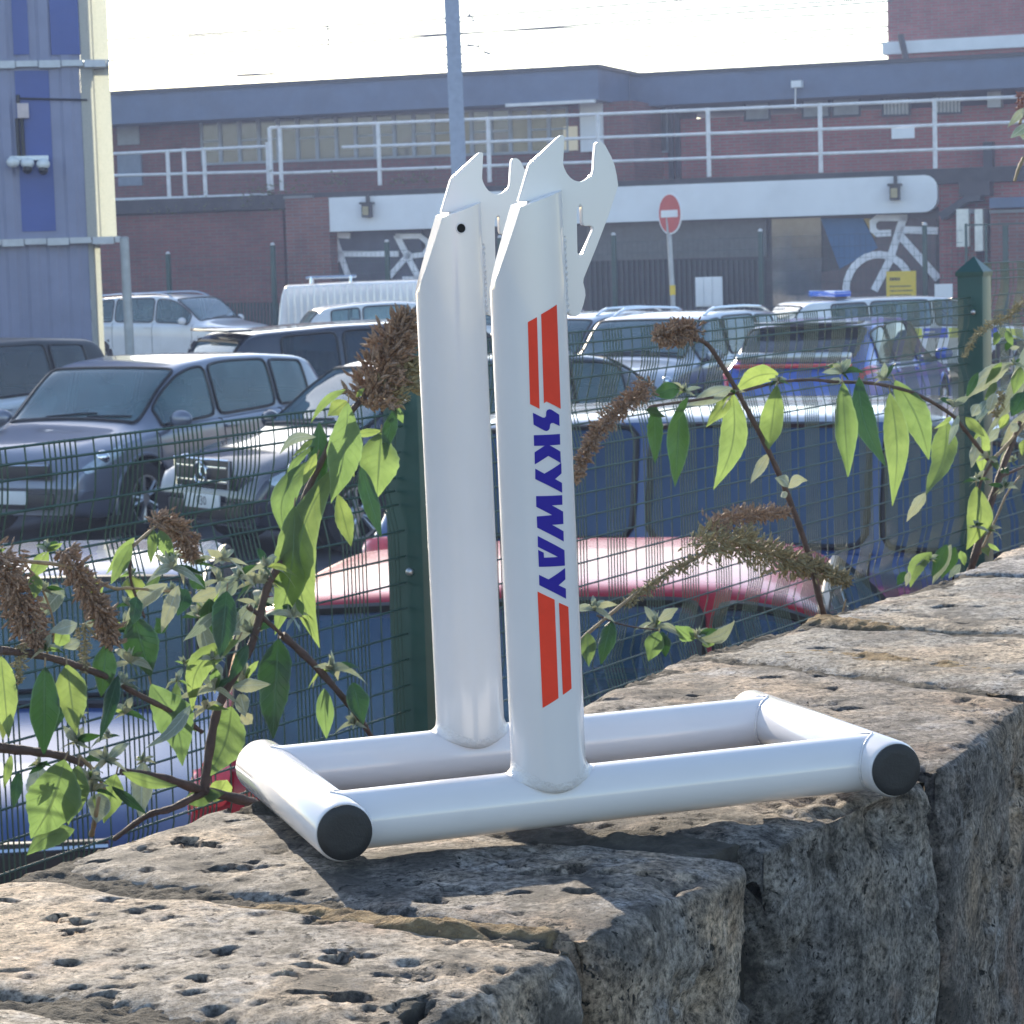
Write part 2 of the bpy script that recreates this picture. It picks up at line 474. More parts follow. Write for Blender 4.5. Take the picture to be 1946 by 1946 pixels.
for k in range(len(seam3) - 1):
    (f0, b0), (f1, b1) = seam3[k], seam3[k + 1]
    near = 2 <= k <= 8
    ln = ((f1 - f0).length + (b1 - b0).length) / 2
    wd = (f0 - b0).length
    ns = int(ln / (.0032 if near else .02)) + 8
    nt_, nf, nb = (int(wd / (.0034 if 2 <= k <= 5 else .005)) if near else 24), (64 if near else 12), 14
    # profile: back bottom, back face, top, front face, front bottom
    prof = [(0, -1.9)] + [(0, -.25 * (1 - j / nb) ** 1.3) for j in range(nb)] + [(j / nt_, 0) for j in range(nt_ + 1)] + [(1, -.26 * ((j + 1) / nf) ** 1.25) for j in range(nf)] + [(1, -1.9)]
    T = np.array([p[0] for p in prof]); Z = np.array([p[1] for p in prof])
    S = np.linspace(0, 1, ns + 1)
    gap = .0065
    g0 = .016 if k == 4 else gap
    g1 = .016 if k == 3 else gap
    S = S * (1 - (g0 + g1) / ln) + g0 / ln
    F0, F1, B0, B1 = (np.array(q) for q in (f0, f1, b0, b1))
    base = (B0[None, None] * (1 - S)[:, None, None] + B1[None, None] * S[:, None, None]) * (1 - T)[None, :, None] + (F0[None, None] * (1 - S)[:, None, None] + F1[None, None] * S[:, None, None]) * T[None, :, None]
    P = base.copy()
    P[..., 2] = WALLZ + Z[None, :]
    across = (F0 + F1 - B0 - B1); across[2] = 0; across /= np.linalg.norm(across)
    along = (F1 + B1 - F0 - B0); along[2] = 0; along /= np.linalg.norm(along)
    width = wd
    tt = np.clip(T, 0, 1) * width
    arc_f = np.where(T >= 1, -Z, width - tt)          # distance from the front arris
    arc_b = np.where(T <= 0, -Z, tt)
    ontop = ((T > 0) & (T < 1)).astype(float)
    frontside = (T >= 1).astype(float)
    seed = k * 5.3
    Q = P + seed
    # rounded, worn arrises
    rf = (.015 if k in (2, 3) else .011) * (1 + .9 * fbm(Q, 14, 3))
    rb = .018 * (1 + .8 * fbm(Q + 9, 12, 3))
    ef = np.exp(-(arc_f[None, :] / np.maximum(rf, .004)) ** 1.0)
    eb = np.exp(-(arc_b[None, :] / np.maximum(rb, .004)) ** 1.0)
    P -= across[None, None] * (ef * rf * .62)[..., None]
    P[..., 2] -= ef * rf * .62
    P += across[None, None] * (eb * rb * .5)[..., None]
    P[..., 2] -= eb * rb * .55
    # relief
    topw = ontop[None, :] * (1 - np.exp(-np.minimum(arc_f, arc_b)[None, :] / .01))
    rel = .0032 * fbm(Q, 9, 5, .55) + .0012 * fbm(Q, 70, 3)
    chip = np.maximum(0, fbm(Q + 31, 24, 4, .6) - .22) * .022
    disp = rel - chip * (.35 + .65 * np.exp(-arc_f / .06))[None, :]
    P[..., 2] += topw * (disp - .003)
    fw = (frontside[None, :]) * (1 - ef)
    relf = .010 * fbm(Q + 3, 8, 5, .55) + .003 * fbm(Q, 45, 3) - np.maximum(0, fbm(Q + 60, 20, 4, .6) - .2) * .03
    P += across[None, None] * (fw * relf)[..., None]
    # ends drop into the joints
    L0, L1 = S * ln - g0, (ln - g1) - S * ln
    wob = 1 + .7 * fbm(Q + 77, 22, 3)
    e0 = np.exp(-np.maximum(L0, 0)[:, None] / (.007 * wob)); e1 = np.exp(-np.maximum(L1, 0)[:, None] / (.007 * wob))
    ee = np.clip(e0 + e1, 0, 1)
    P[..., 2] -= topw * ee * .011
    P -= across[None, None] * (frontside[None, :] * ee * .011)[..., None]
    wq = (fbm(P * np.array([1, 1, .4]) + 40, 12, 4)) * .010
    P += along[None, None] * ((e0 + e1) * wq)[..., None]
    # last row / first row of ends plunge
    for r_, sg in ((0, 1), (-1, -1)):
        P[r_, :, 2] -= .03 * ontop
        P[r_] -= across * (frontside * .03)[:, None]
    pit = np.zeros(P.shape[:2])
    if near:
        wx1, wy1 = 1.1 * fbm(Q + 13, 85, 4, .6), 1.3 * fbm(Q + 21, 85, 4, .6)
        for (cx, cy, ra, rb_, d) in pits:
            dx, dy = P[..., 0] - cx + wx1 * max(ra, .003), P[..., 1] - cy + wy1 * max(rb_, .003)
            q = (dx / max(ra, .003)) ** 2 + (dy / max(rb_, .003)) ** 2
            mk = q < 3
            if mk.any():
                edge = q[mk] * (1 + .9 * fbm(P[mk] + 3, 60, 3)) + .25 * fbm(P[mk] + 8, 160, 2)
                dd = d * (1 - smooth01((edge - .35) / .75)) * ontop[np.nonzero(mk)[1]]
                tmp = P[..., 2]; tmp[mk] -= dd; P[..., 2] = tmp
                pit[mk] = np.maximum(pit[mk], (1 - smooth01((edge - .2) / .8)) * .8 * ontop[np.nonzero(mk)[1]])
    nS, nP = P.shape[:2]
    idx = np.arange(nS * nP).reshape(nS, nP)
    fc = np.stack([idx[:-1, :-1], idx[1:, :-1], idx[1:, 1:], idx[:-1, 1:]], -1).reshape(-1, 4)
    mbs = MB(); mbs.v = [tuple(p) for p in P.reshape(-1, 3)]; mbs.f = [tuple(q) for q in fc.tolist()]
    so_ = mbs.build("coping_stone", stone_mat(k, STONE_TINT[k]), wallE, smooth=180)
    a_ = so_.data.attributes.new("pit", 'FLOAT', 'POINT')
    a_.data.foreach_set("value", pit.reshape(-1).astype(np.float32))
# mortar bed: one strip a little below the stones
mv, mf = [], []
M_ALONG, M_AC = 900, 90
for i in range(M_ALONG + 1):
    q = i / M_ALONG * (len(seam3) - 1)
    k = min(int(q), len(seam3) - 2); fq = q - k
    fr_, bk_ = seam3[k][0].lerp(seam3[k + 1][0], fq), seam3[k][1].lerp(seam3[k + 1][1], fq)
    ac = (fr_ - bk_).normalized()
    jf = max(0, 1 - abs(q - 4) / .13)
    mv.append(bk_ + ac * .012 + Vector((0, 0, -1.9)))
    for j in range(M_AC + 1):
        mv.append((bk_ + ac * .012).lerp(fr_ - ac * .03, j / M_AC) + Vector((0, 0, -.008 + .004 * jf)))
    mv.append(fr_ - ac * (.024 - .014 * jf) + Vector((0, 0, -1.9)))
A = np.array([tuple(p) for p in mv])
A[:, 2] += np.where(A[:, 2] > WALLZ - .5, .005 * fbm(A, 30, 4, .6) + .002 * fbm(A, 200, 2), 0)
sandw = np.zeros(len(A))
for (u, v, a_, b_, hh) in ((745, 1735, 190, 17, .005), (820, 1752, 110, 12, .006), (560, 1708, 120, 9, .003), (1690, 1246, 260, 9, .006), (1600, 1173, 120, 8, .007), (950, 1745, 130, 10, .004)):
    c_, e_, g_ = atz(u, v, WALLZ), atz(u + a_, v + a_ * .08, WALLZ), atz(u, v - b_, WALLZ)
    ax_, ay_ = np.array(e_ - c_)[:2], np.array(g_ - c_)[:2]
    inv = np.linalg.inv(np.stack([ax_, ay_], 1))
    q_ = (A[:, :2] - np.array(c_)[:2]) @ inv.T
    wq_ = np.clip(1 - (q_ ** 2).sum(1), 0, 1) ** .5 * (A[:, 2] > WALLZ - .5)
    A[:, 2] += wq_ * hh; sandw = np.maximum(sandw, wq_)
nP = M_AC + 3
for i in range(M_ALONG):
    for j in range(nP - 1):
        mf.append((i * nP + j, (i + 1) * nP + j, (i + 1) * nP + j + 1, i * nP + j + 1))
mm = MB(); mm.v = [tuple(p) for p in A]; mm.f = mf
mo_mat = mat("mortar", (.12, .105, .085), rough=.95, var=.5, scale=60, bump=1.0, bscale=400, dirt=.9, dcol=(.04, .038, .036))
mn = mo_mat.node_tree; mb_ = mn.nodes["Principled BSDF"]
old = mb_.inputs["Base Color"].links[0].from_socket
sa_ = N(mn, "ShaderNodeAttribute", attribute_name="sand")
tcm = N(mn, "ShaderNodeTexCoord"); nm_ = N(mn, "ShaderNodeTexNoise", i_Scale=55.0, i_Detail=8.0, i_Roughness=.75); mn.links.new(tcm.outputs["Object"], nm_.inputs["Vector"])
sc_ = ramp(mn, nm_.outputs[0], [(.3, (.09, .065, .04)), (.5, (.33, .23, .12)), (.7, (.52, .40, .24))])
mn.links.new(mixc(mn, sa_.outputs["Fac"], old, sc_), mb_.inputs["Base Color"])
mo = mm.build("mortar", mo_mat, wallE, smooth=180)
at2 = mo.data.attributes.new("sand", 'FLOAT', 'POINT'); at2.data.foreach_set("value", np.clip(sandw * 1.6, 0, 1).astype(np.float32))
# pavement on the camera side of the wall
pv = MB()
a0, a1 = seam3[0][0], seam3[-1][0]
dw = (a1 - a0).normalized(); nn = Vector((dw.y, -dw.x, 0))
z_ = .78
pts = [a0 - dw * 60, a1 + dw * 40, a1 + dw * 40 + nn * 60, a0 - dw * 60 + nn * 60]
pv.prism([(p.x, p.y, z_) for p in pts], (0, 0, -.74))
tag(pv.build("pavement", mat("paving", (.09, .088, .085), rough=.8, var=.2, scale=2, bump=.3, bscale=150), smooth=0), kind="structure")
# wall carries on out of frame so that nothing shows under it
mw = MB()
for (p, q) in ((a0 - dw * 60, a0), (a1, a1 + dw * 40)):
    wv_ = -nn * .42
    mw.prism([(p.x, p.y, WALLZ - .02), (q.x, q.y, WALLZ - .02), (q.x + wv_.x, q.y + wv_.y, WALLZ - .02), (p.x + wv_.x, p.y + wv_.y, WALLZ - .02)], (0, 0, -WALLZ + .02))
mw.build("wall_run", stone_mat(12, (.28, .26, .24)), wallE, smooth=0)

# ================================================================== THE STAND
SP0 = Vector((-.10884529, 1.49050035, CAMZ - .35142049))
SA, SB, SN = Vector((.95152196, .30758083, .01115215)), Vector((-.30758083, .95152196, -.01520782)), Vector((-.01528915, .01104038, 1.0))
SA.normalize(); SB.normalize(); SN.normalize()
def SW(x, y, z):
    return SP0 + SA * x + SB * y + SN * z
def s_plane(u, v, yv):           # local (x, z) where the pixel ray meets local plane y = yv
    r = ray(u, v); o = CAMP - SP0
    t = (yv - o.dot(SB)) / r.dot(SB)
    p = o + r * t
    return p.dot(SA), p.dot(SN)
W_, L_, YF, YR, TR = .376, .240, .033, .205, .019
UX, UR = .1452, .0242
paint = mat("white_gloss_paint", (.71, .685, .70), rough=.22, var=.02, scale=20, coat=.6, spec=.5)
paint2 = mat("white_gloss_weld", (.71, .685, .70), rough=.25, var=.02, scale=30, bump=.35, bscale=260, coat=.5)
black_cap = mat("black_rubber_cap", (.018, .018, .02), rough=.55, var=.25, scale=60, bump=.15, bscale=300)
stand = thing("bike_stand", "glossy white tubular steel bike stand with red and blue lettering, standing on the stone wall", "bike stand", tuple(SP0 - Vector((0, 0, TR))))
for x in (0, W_):
    t = MB().tube([SW(x, y, 0) for y in (0, .003, L_ - .003, L_)], [TR - .0012, TR, TR, TR - .0012], 48).build("end_tube", paint, stand, smooth=50)
    for y, s in ((0, -1), (L_, 1)):
        cb = MB().tube([SW(x, y + s * .0002, 0), SW(x, y + s * .0012, 0), SW(x, y + s * .0022, 0), SW(x, y + s * .0026, 0)], [TR - .0016, TR - .0016, TR - .003, TR - .008], 48)
        cb.build("end_cap", black_cap, t, smooth=40)
for y in (YF, YR):
    MB().tube([SW(x, y, 0) for x in np.linspace(.004, W_ - .004, 8)], TR, 48, cap=False).build("base_tube", paint, stand, smooth=60)
    wl = MB()
    for x, s in ((0, 1), (W_, -1)):      # weld beads where base tubes meet end tubes
        pts = []
        for k in range(25):
            a = 2 * math.pi * k / 24
            yy, zz = math.cos(a) * (TR + .0004), math.sin(a) * (TR + .0004)
            xx = math.sqrt(max(0, TR ** 2 - zz * zz)) * s
            pts.append(SW(x + xx + s * .0006, y + yy, zz))
        wl.tube(pts, .0009, 8, cap=False)
    wl.build("weld_bead", paint2, stand, smooth=60)
# uprights: round tube cut at the top by a steep plane on the left and a shallow plane on top
zA0 = s_plane(935, 546, YF)      # foot of the steep cut on the left silhouette
zA1 = s_plane(980, 392, YF)      # head of the steep cut
zB1 = s_plane(1060, 362, YF)     # right end of the shallow cut
def upright(yc):
    bm = bmesh.new()
    vs = []
    n = 56
    zs = np.linspace(.0245, zB1[1] + .03, 40)
    for z in zs:
        row = []
        for k in range(n):
            a = 2 * math.pi * k / n
            zb = TR - .0125 * math.sin(a) ** 2 + .0072
            row.append(bm.verts.new((UX + UR * math.cos(a), yc + UR * math.sin(a), zb if z < .03 else z)))
        vs.append(row)
    for i in range(len(zs) - 1):
        for k in range(n):
            bm.faces.new((vs[i][k], vs[i][(k + 1) % n], vs[i + 1][(k + 1) % n], vs[i + 1][k]))
    for (p, q) in ((zA0, zA1), (zA1, zB1)):
        d = Vector((q[0] - p[0], 0, q[1] - p[1])).normalized()
        no = Vector((-d.z, (.17 * d.z if d.z > .8 * d.length and q is zA1 else 0), d.x))
        bmesh.ops.bisect_plane(bm, geom=bm.verts[:] + bm.edges[:] + bm.faces[:], plane_co=(p[0], yc, p[1]), plane_no=no, clear_outer=True)
        es = [e for e in bm.edges if e.is_boundary and e.verts[0].co.z > .05]
        if es:
            bmesh.ops.holes_fill(bm, edges=es, sides=0)
    bm.verts.index_update()
    mb = MB().add([SW(*v.co) for v in bm.verts], [[v.index for v in f.verts] for f in bm.faces])
    bm.free()
    o = mb.build("upright", paint, stand, smooth=30)
    # welded fillet running from the upright's foot down on to the base tube
    vs, fs, n, mrow = [], [], 56, 9
    for k in range(n):
        a = 2 * math.pi * k / n
        ca, sa = math.cos(a), math.sin(a)
        zb = TR - .0125 * sa * sa
        yb = math.copysign(math.sqrt(max(0, TR * TR - zb * zb)), sa)
        p0 = Vector((UX + UR * 1.002 * ca, yc + UR * 1.002 * sa, zb + .0075))
        p2 = Vector((UX + (UR + .0055 * abs(ca) + .001) * ca, yc + yb * (1.0), zb + .0002))
        p1 = Vector((UX + (UR + .0006) * ca, yc + (UR * .99) * sa, zb - .001))
        for j in range(mrow):
            t = j / (mrow - 1)
            q = p0 * (1 - t) ** 2 + p1 * 2 * t * (1 - t) + p2 * t * t
            q += Vector((ca, sa, 0)) * .0002 * math.sin(k * 2.3 + j)
            vs.append(SW(*q))
    for k in range(n):
        for j in range(mrow - 1):
            k2 = (k + 1) % n
            fs.append((k * mrow + j, k * mrow + j + 1, k2 * mrow + j + 1, k2 * mrow + j))
    MB().add(vs, fs).build("weld_fillet", paint2, o, smooth=80)
    return o
def z750(pts, yv):               # outline read off the enlarged photo
    return [s_plane(750 + x / 3.22, 200 + y / 3.22, yv) for x, y in pts]
PLATE = [(752, 590), (752, 582), (815, 368), (830, 348), (992, 198), (1010, 185), (1028, 184), (1032, 195), (1026, 320), (1024, 360), (1032, 388), (1047, 418), (1066, 442), (1090, 460), (1113, 467), (1133, 468), (1158, 460),
         (1182, 442), (1203, 420), (1210, 395), (1213, 330), (1221, 240), (1230, 228), (1246, 224), (1262, 228), (1281, 246), (1318, 315), (1340, 372), (1352, 430), (1361, 492), (1300, 680), (1228, 868), (1150, 1060), (1147, 1085), (1158, 1130), (1161, 1165),
         (1150, 1215), (1134, 1262), (1118, 1283), (1100, 1291), (1080, 1289), (1060, 1280), (985, 1275), (985, 640), (880, 590)]
HOLE = [(1107, 650), (1112, 625), (1126, 610), (1136, 622), (1139, 715), (1146, 733), (1160, 740), (1185, 738), (1203, 746), (1206, 762), (1142, 908), (1128, 918), (1112, 905)]
def plate(yc):
    th = .0026
    o_, h_ = z750(PLATE, YF), z750(HOLE, YF)
    bm = bmesh.new()
    es = []
    for ring in (o_, h_):
        vv = [bm.verts.new((x, 0, z)) for x, z in ring]
        es += [bm.edges.new((vv[i], vv[(i + 1) % len(vv)])) for i in range(len(vv))]
    r_ = bmesh.ops.triangle_fill(bm, use_beauty=True, use_dissolve=False, edges=es)
    fs = [f for f in bm.faces]
    for f in fs:
        if f.normal.y > 0: f.normal_flip()
    ext = bmesh.ops.extrude_face_region(bm, geom=fs)
    nv = [g for g in ext["geom"] if isinstance(g, bmesh.types.BMVert)]
    bmesh.ops.translate(bm, vec=(0, th * 2, 0), verts=nv)
    bmesh.ops.recalc_face_normals(bm, faces=bm.faces)
    rim = [e for e in bm.edges if len(e.link_faces) == 2 and e.link_faces[0].normal.angle(e.link_faces[1].normal, 0) > 1.2]
    bmesh.ops.bevel(bm, geom=rim, offset=.0007, segments=2, affect='EDGES', clamp_overlap=True)
    bm.verts.index_update()
    mb = MB().add([SW(v.co.x, v.co.y + yc - th, v.co.z) for v in bm.verts], [[v.index for v in f.verts] for f in bm.faces])
    bm.free()
    return mb.build("dropout_plate", paint, stand, smooth=35)
for yc in (YF, YR):
    up = upright(yc)
    pl = plate(yc)
    # weld run between tube and plate on the right side of the tube, front
    x1 = UX + UR
    wz0, wz1 = z750([(1050, 1270)], YF)[0][1], z750([(1040, 800)], YF)[0][1]
    pts = [SW(x1 + .0004 * math.sin(i * 2.2), yc - .0028, wz0 + (wz1 - wz0) * i / 40) for i in range(41)]
    MB().tube(pts, [.0016 + .0006 * math.sin(i * 1.9) for i in range(41)], 8).build("weld_bead", paint2, pl, smooth=60)
    if yc == YR:                 # bolt hole in the rear upright
        hx, hz = s_plane(750 + 407 / 3.22, 200 + 753 / 3.22, YR - UR)
        r0 = .0031
        fy = lambda x: yc - math.sqrt(max(0, UR ** 2 - (x - UX) ** 2))
        hb = MB()
        vs = [SW(hx, fy(hx) - .0004, hz)] + [SW(hx + r0 * math.cos(a), fy(hx + r0 * math.cos(a)) - .0004, hz + r0 * math.sin(a)) for a in np.linspace(0, 2 * math.pi, 25)[:-1]]
        hb.add(vs, [(0, 1 + (i + 1) % 24, 1 + i) for i in range(24)])
        hb.build("bolt_hole", mat("dark_hole", (.006, .006, .006), rough=.9), up)
        MB().tube([SW(hx + (r0 + .0004) * math.cos(a), fy(hx + (r0 + .0004) * math.cos(a)) - .0002, hz + (r0 + .0004) * math.sin(a)) for a in np.linspace(0, 2 * math.pi, 33)], .0005, 6, cap=False).build("hole_rim", paint2, up)
    else:
        front_up = up
# decals wrapped on the front upright
red_m = mat("red_decal", (.82, .052, .022), rough=.5, var=.06, scale=60, spec=.25)
blue_m = mat("blue_decal", (.022, .012, .28), rough=.5, var=.06, scale=60, spec=.25)
Z1 = lambda P: [(990 + x / 4.83, 560 + y / 4.83) for x, y in P]
Z2 = lambda P: [(990 + x / 4.6, 940 + y / 4.6) for x, y in P]
RED = [Z1([(63, 252), (146, 206), (170, 1048), (84, 1004)]), Z1([(184, 180), (326, 90), (362, 1048), (232, 980), (210, 998)]),
       Z2([(145, 846), (293, 918), (327, 1778), (190, 1864)]), Z2([(330, 944), (412, 982), (440, 1694), (365, 1750)])]
S_ = Z1([(109, 1083), (200, 1128), (216, 1128), (228, 1116), (231, 1075), (240, 1058), (258, 1051), (276, 1054), (349, 1102), (352, 1206), (296, 1178), (280, 1178), (268, 1188), (262, 1228), (252, 1244), (234, 1252), (216, 1248), (116, 1193)])
K1 = Z1([(117, 1289), (355, 1278), (358, 1376), (264, 1383), (360, 1440), (364, 1546), (250, 1480), (127, 1558), (125, 1446), (216, 1386), (120, 1388)])
Y1 = Z1([(131, 1596), (214, 1642), (368, 1542), (370, 1640), (312, 1692), (374, 1728), (376, 1818), (131, 1692)])
W1 = Z2([(132, 12), (358, 4), (360, 88), (270, 94), (366, 148), (369, 256), (272, 264), (370, 320), (372, 410), (142, 288), (138, 190), (270, 178), (134, 106)])
A1 = Z2([(146, 360), (378, 486), (382, 620), (157, 631), (150, 482), (198, 506), (202, 550), (320, 544), (148, 456)])
Y2 = Z2([(158, 700), (240, 740), (384, 640), (386, 740), (328, 792), (390, 822), (392, 910), (160, 790)])
def decal(poly, name, m, ex=.0003):
    def cyl(u, v):               # ray meets the tube's near side
        r = ray(u, v); o = CAMP - SP0
        ox, oy = o.dot(SA) - UX, o.dot(SB) - YF
        rx, ry = r.dot(SA), r.dot(SB)
        a, b, c = rx * rx + ry * ry, ox * rx + oy * ry, ox * ox + oy * oy - UR ** 2
        D = b * b - a * c
        t = (-b - math.sqrt(max(0, D))) / a
        p = o + r * t
        return math.atan2(p.dot(SA) - UX, -(p.dot(SB) - YF)) * UR, p.dot(SN)
    bm = bmesh.new()
    vv = [bm.verts.new((*cyl(*p), 0)) for p in poly]
    es = [bm.edges.new((vv[i], vv[(i + 1) % len(vv)])) for i in range(len(vv))]
    bmesh.ops.triangle_fill(bm, use_beauty=True, edges=es)
    xs = [v.co.x for v in bm.verts]
    x = min(xs) + .0012
    while x < max(xs):
        bmesh.ops.bisect_plane(bm, geom=bm.verts[:] + bm.edges[:] + bm.faces[:], plane_co=(x, 0, 0), plane_no=(1, 0, 0))
        x += .0012
    bm.verts.index_update()
    q = UR + ex
    mb = MB().add([SW(UX + q * math.sin(v.co.x / UR), YF - q * math.cos(v.co.x / UR), v.co.y) for v in bm.verts], [[v.index for v in f.verts] for f in bm.faces])
    bm.free()
    mb.build(name, m, front_up, smooth=180, fix=True)
for p in RED: decal(p, "red_stripe", red_m)
for p in (S_, K1, Y1, W1, A1, Y2): decal(p, "blue_letter", blue_m)
# ================================================================== CARS
tyre_m = mat("tyre_rubber", (.018, .018, .02), rough=.8, var=.3, scale=30)
rim_m = mat("alloy", (.45, .46, .48), rough=.3, metal=.9, var=.1)
trim_m = mat("black_trim", (.012, .012, .014), rough=.4, var=.2)
glass_d = glass_mat("car_glass", (.45, .60, .64), film=(.24, .40, .42), amt=(.2, .45))
glass_dark = glass_mat("privacy_glass", (.10, .15, .2))
seat_m = mat("dark_seat", (.022, .023, .027), rough=.9)
chrome_m = mat("chrome", (.75, .76, .78), rough=.12, metal=1.0, var=.03)
lamp_m = mat("headlamp_lens", (.48, .54, .58), rough=.12, metal=.25, var=.25, scale=25, coat=1.0)
tail_m = mat("tail_lamp", (.75, .012, .02), rough=.15, var=.15, scale=20, coat=1.0)
plate_m = mat("plate_white", (.72, .73, .74), rough=.45, var=.03)
ink_m = mat("plate_ink", (.02, .02, .025), rough=.5)
def paint_mat(name, col, metal=.0, rough=.3, coat=1.0):
    return mat(name, col, rough=rough, metal=metal, var=.05, scale=2.5, coat=coat, dirt=.18, dcol=(.16, .15, .14))
YG = [.0, .86, .97, 1.0, 1.0, .985, .945, .915, .845, .765, .66, .33, 0]        # half width factors, cabin section
YH = [.0, .86, .97, 1.0, 1.0, .985, .955, .93, .88, .80, .66, .33, 0]           # bonnet section
ZG = [.03, .5, .9, .975, .995, 1.0]
ZH = [.12, .32, .52, .78, .95, 1.0]
def gsm(xs, ys, sg):
    q = np.linspace(xs[0], xs[-1], 500)
    y = np.interp(q, xs, ys)
    k = np.exp(-.5 * (np.arange(-40, 41) * (q[1] - q[0]) / sg) ** 2); k /= k.sum()
    yp = np.concatenate([2 * y[0] - y[40:0:-1], y, 2 * y[-1] - y[-2:-42:-1]])
    return q, np.convolve(yp, k, 'valid')
class Shape:
    def __init__(s, L, Wd, H, top, belt, gh, zb=.2, sm=.07, nose=.80, tail=.84):
        s.L, s.W = L, Wd
        s.top = gsm([p[0] * L for p in top], [p[1] * H for p in top], sm)
        s.belt = gsm([p[0] * L for p in belt], [p[1] * H for p in belt], .15)
        s.hw = gsm([-.5 * L, -.485 * L, -.43 * L, -.3 * L, .25 * L, .38 * L, .455 * L, .485 * L, .5 * L], [tail * Wd / 2, (tail + .05) * Wd / 2, .965 * Wd / 2, Wd / 2, Wd / 2, .975 * Wd / 2, .91 * Wd / 2, (nose + .06) * Wd / 2, nose * Wd / 2], .06)
        s.zb, s.gh = zb, gh
    def pt(s, x, q):             # q in 0..12 ring parameter, + side (left)
        x = np.asarray(x, float); q = np.asarray(q, float)
        top = np.interp(x, *s.top); belt = np.minimum(np.interp(x, *s.belt), top - .03); hw = np.interp(x, *s.hw)
        g = np.clip((top - belt - .06) / .3, 0, 1); g = g * g * (3 - 2 * g)
        zb = s.zb + .06 * np.clip((np.abs(x) / s.L - .42) / .08, 0, 1)
        zs = [zb, zb, zb + .07, zb + .22, belt - .2, belt - .04, belt]
        d = top - belt
        zs += [belt + d * (ZG[i] * g + ZH[i] * (1 - g)) for i in range(6)]
        ys = [hw * (a * g + b * (1 - g)) for a, b in zip(YG, YH)]
        zs, ys = np.stack(zs), np.stack(ys)
        k = np.clip(np.floor(q).astype(int), 0, 11); f = q - k
        def cr(a):
            p = lambda i: np.take_along_axis(a, np.clip(k + i, 0, 12)[None], 0)[0]
            p0, p1, p2, p3 = p(-1), p(0), p(1), p(2)
            t = .34
            m1, m2 = t * (p2 - p0), t * (p3 - p1)
            return (2 * f ** 3 - 3 * f ** 2 + 1) * p1 + (f ** 3 - 2 * f ** 2 + f) * m1 + (-2 * f ** 3 + 3 * f ** 2) * p2 + (f ** 3 - f ** 2) * m2
        return np.stack([x, cr(ys), cr(zs)], -1)
def patch(sh, x0, x1, q0, q1, side, off, nx=14, nq=6, round_=0.0):
    """skin patch lying `off` outside the body; q may exceed 12 to run over the centre line"""
    X, Q = np.meshgrid(np.linspace(x0, x1, nx + 1), np.linspace(q0, q1, nq + 1), indexing='ij')
    if round_ > 0:               # pull the corners in
        u, v = np.linspace(-1, 1, nx + 1)[:, None], np.linspace(-1, 1, nq + 1)[None]
        m = np.maximum(np.maximum(np.abs(u), np.abs(v)), 1e-4)
        r = m * np.maximum(np.abs(u / m) ** round_ + np.abs(v / m) ** round_, .5) ** (-1 / round_)
        X = (x0 + x1) / 2 + (x1 - x0) / 2 * u / m * r
        Q = (q0 + q1) / 2 + (q1 - q0) / 2 * v / m * r
    def f(X, Q):
        over = Q > 12
        p = sh.pt(X, np.where(over, 24 - Q, Q))
        p[..., 1] = np.where(over, -p[..., 1], p[..., 1])
        return p
    P = f(X, Q)
    e = .01
    du = f(X + e, Q) - f(X - e, Q)
    dq = f(X, np.minimum(Q + .05, 24)) - f(X, Q - .05)
    n = np.cross(dq, du)
    n /= np.linalg.norm(n, axis=-1, keepdims=True) + 1e-9
    P = P + n * off
    if side < 0: P = P * np.array([1, -1, 1])
    ii = np.arange((nx + 1) * (nq + 1)).reshape(nx + 1, nq + 1)
    fc = np.stack([ii[:-1, :-1], ii[1:, :-1], ii[1:, 1:], ii[:-1, 1:]], -1).reshape(-1, 4).tolist()
    if side > 0: fc = [q[::-1] for q in fc]
    return MB().add([tuple(p) for p in P.reshape(-1, 3)], fc)
def strip(sh, pts, side, off, wd):   # thin line on the skin along (x, q) points
    mb = MB()
    P = []
    for x, q in pts:
        p = sh.pt(np.array([x]), np.array([q]))[0]
        P.append(Vector((p[0], p[1] * side, p[2])) + Vector((0, side, .15)).normalized() * off)
    return mb.tube(P, wd, 5)
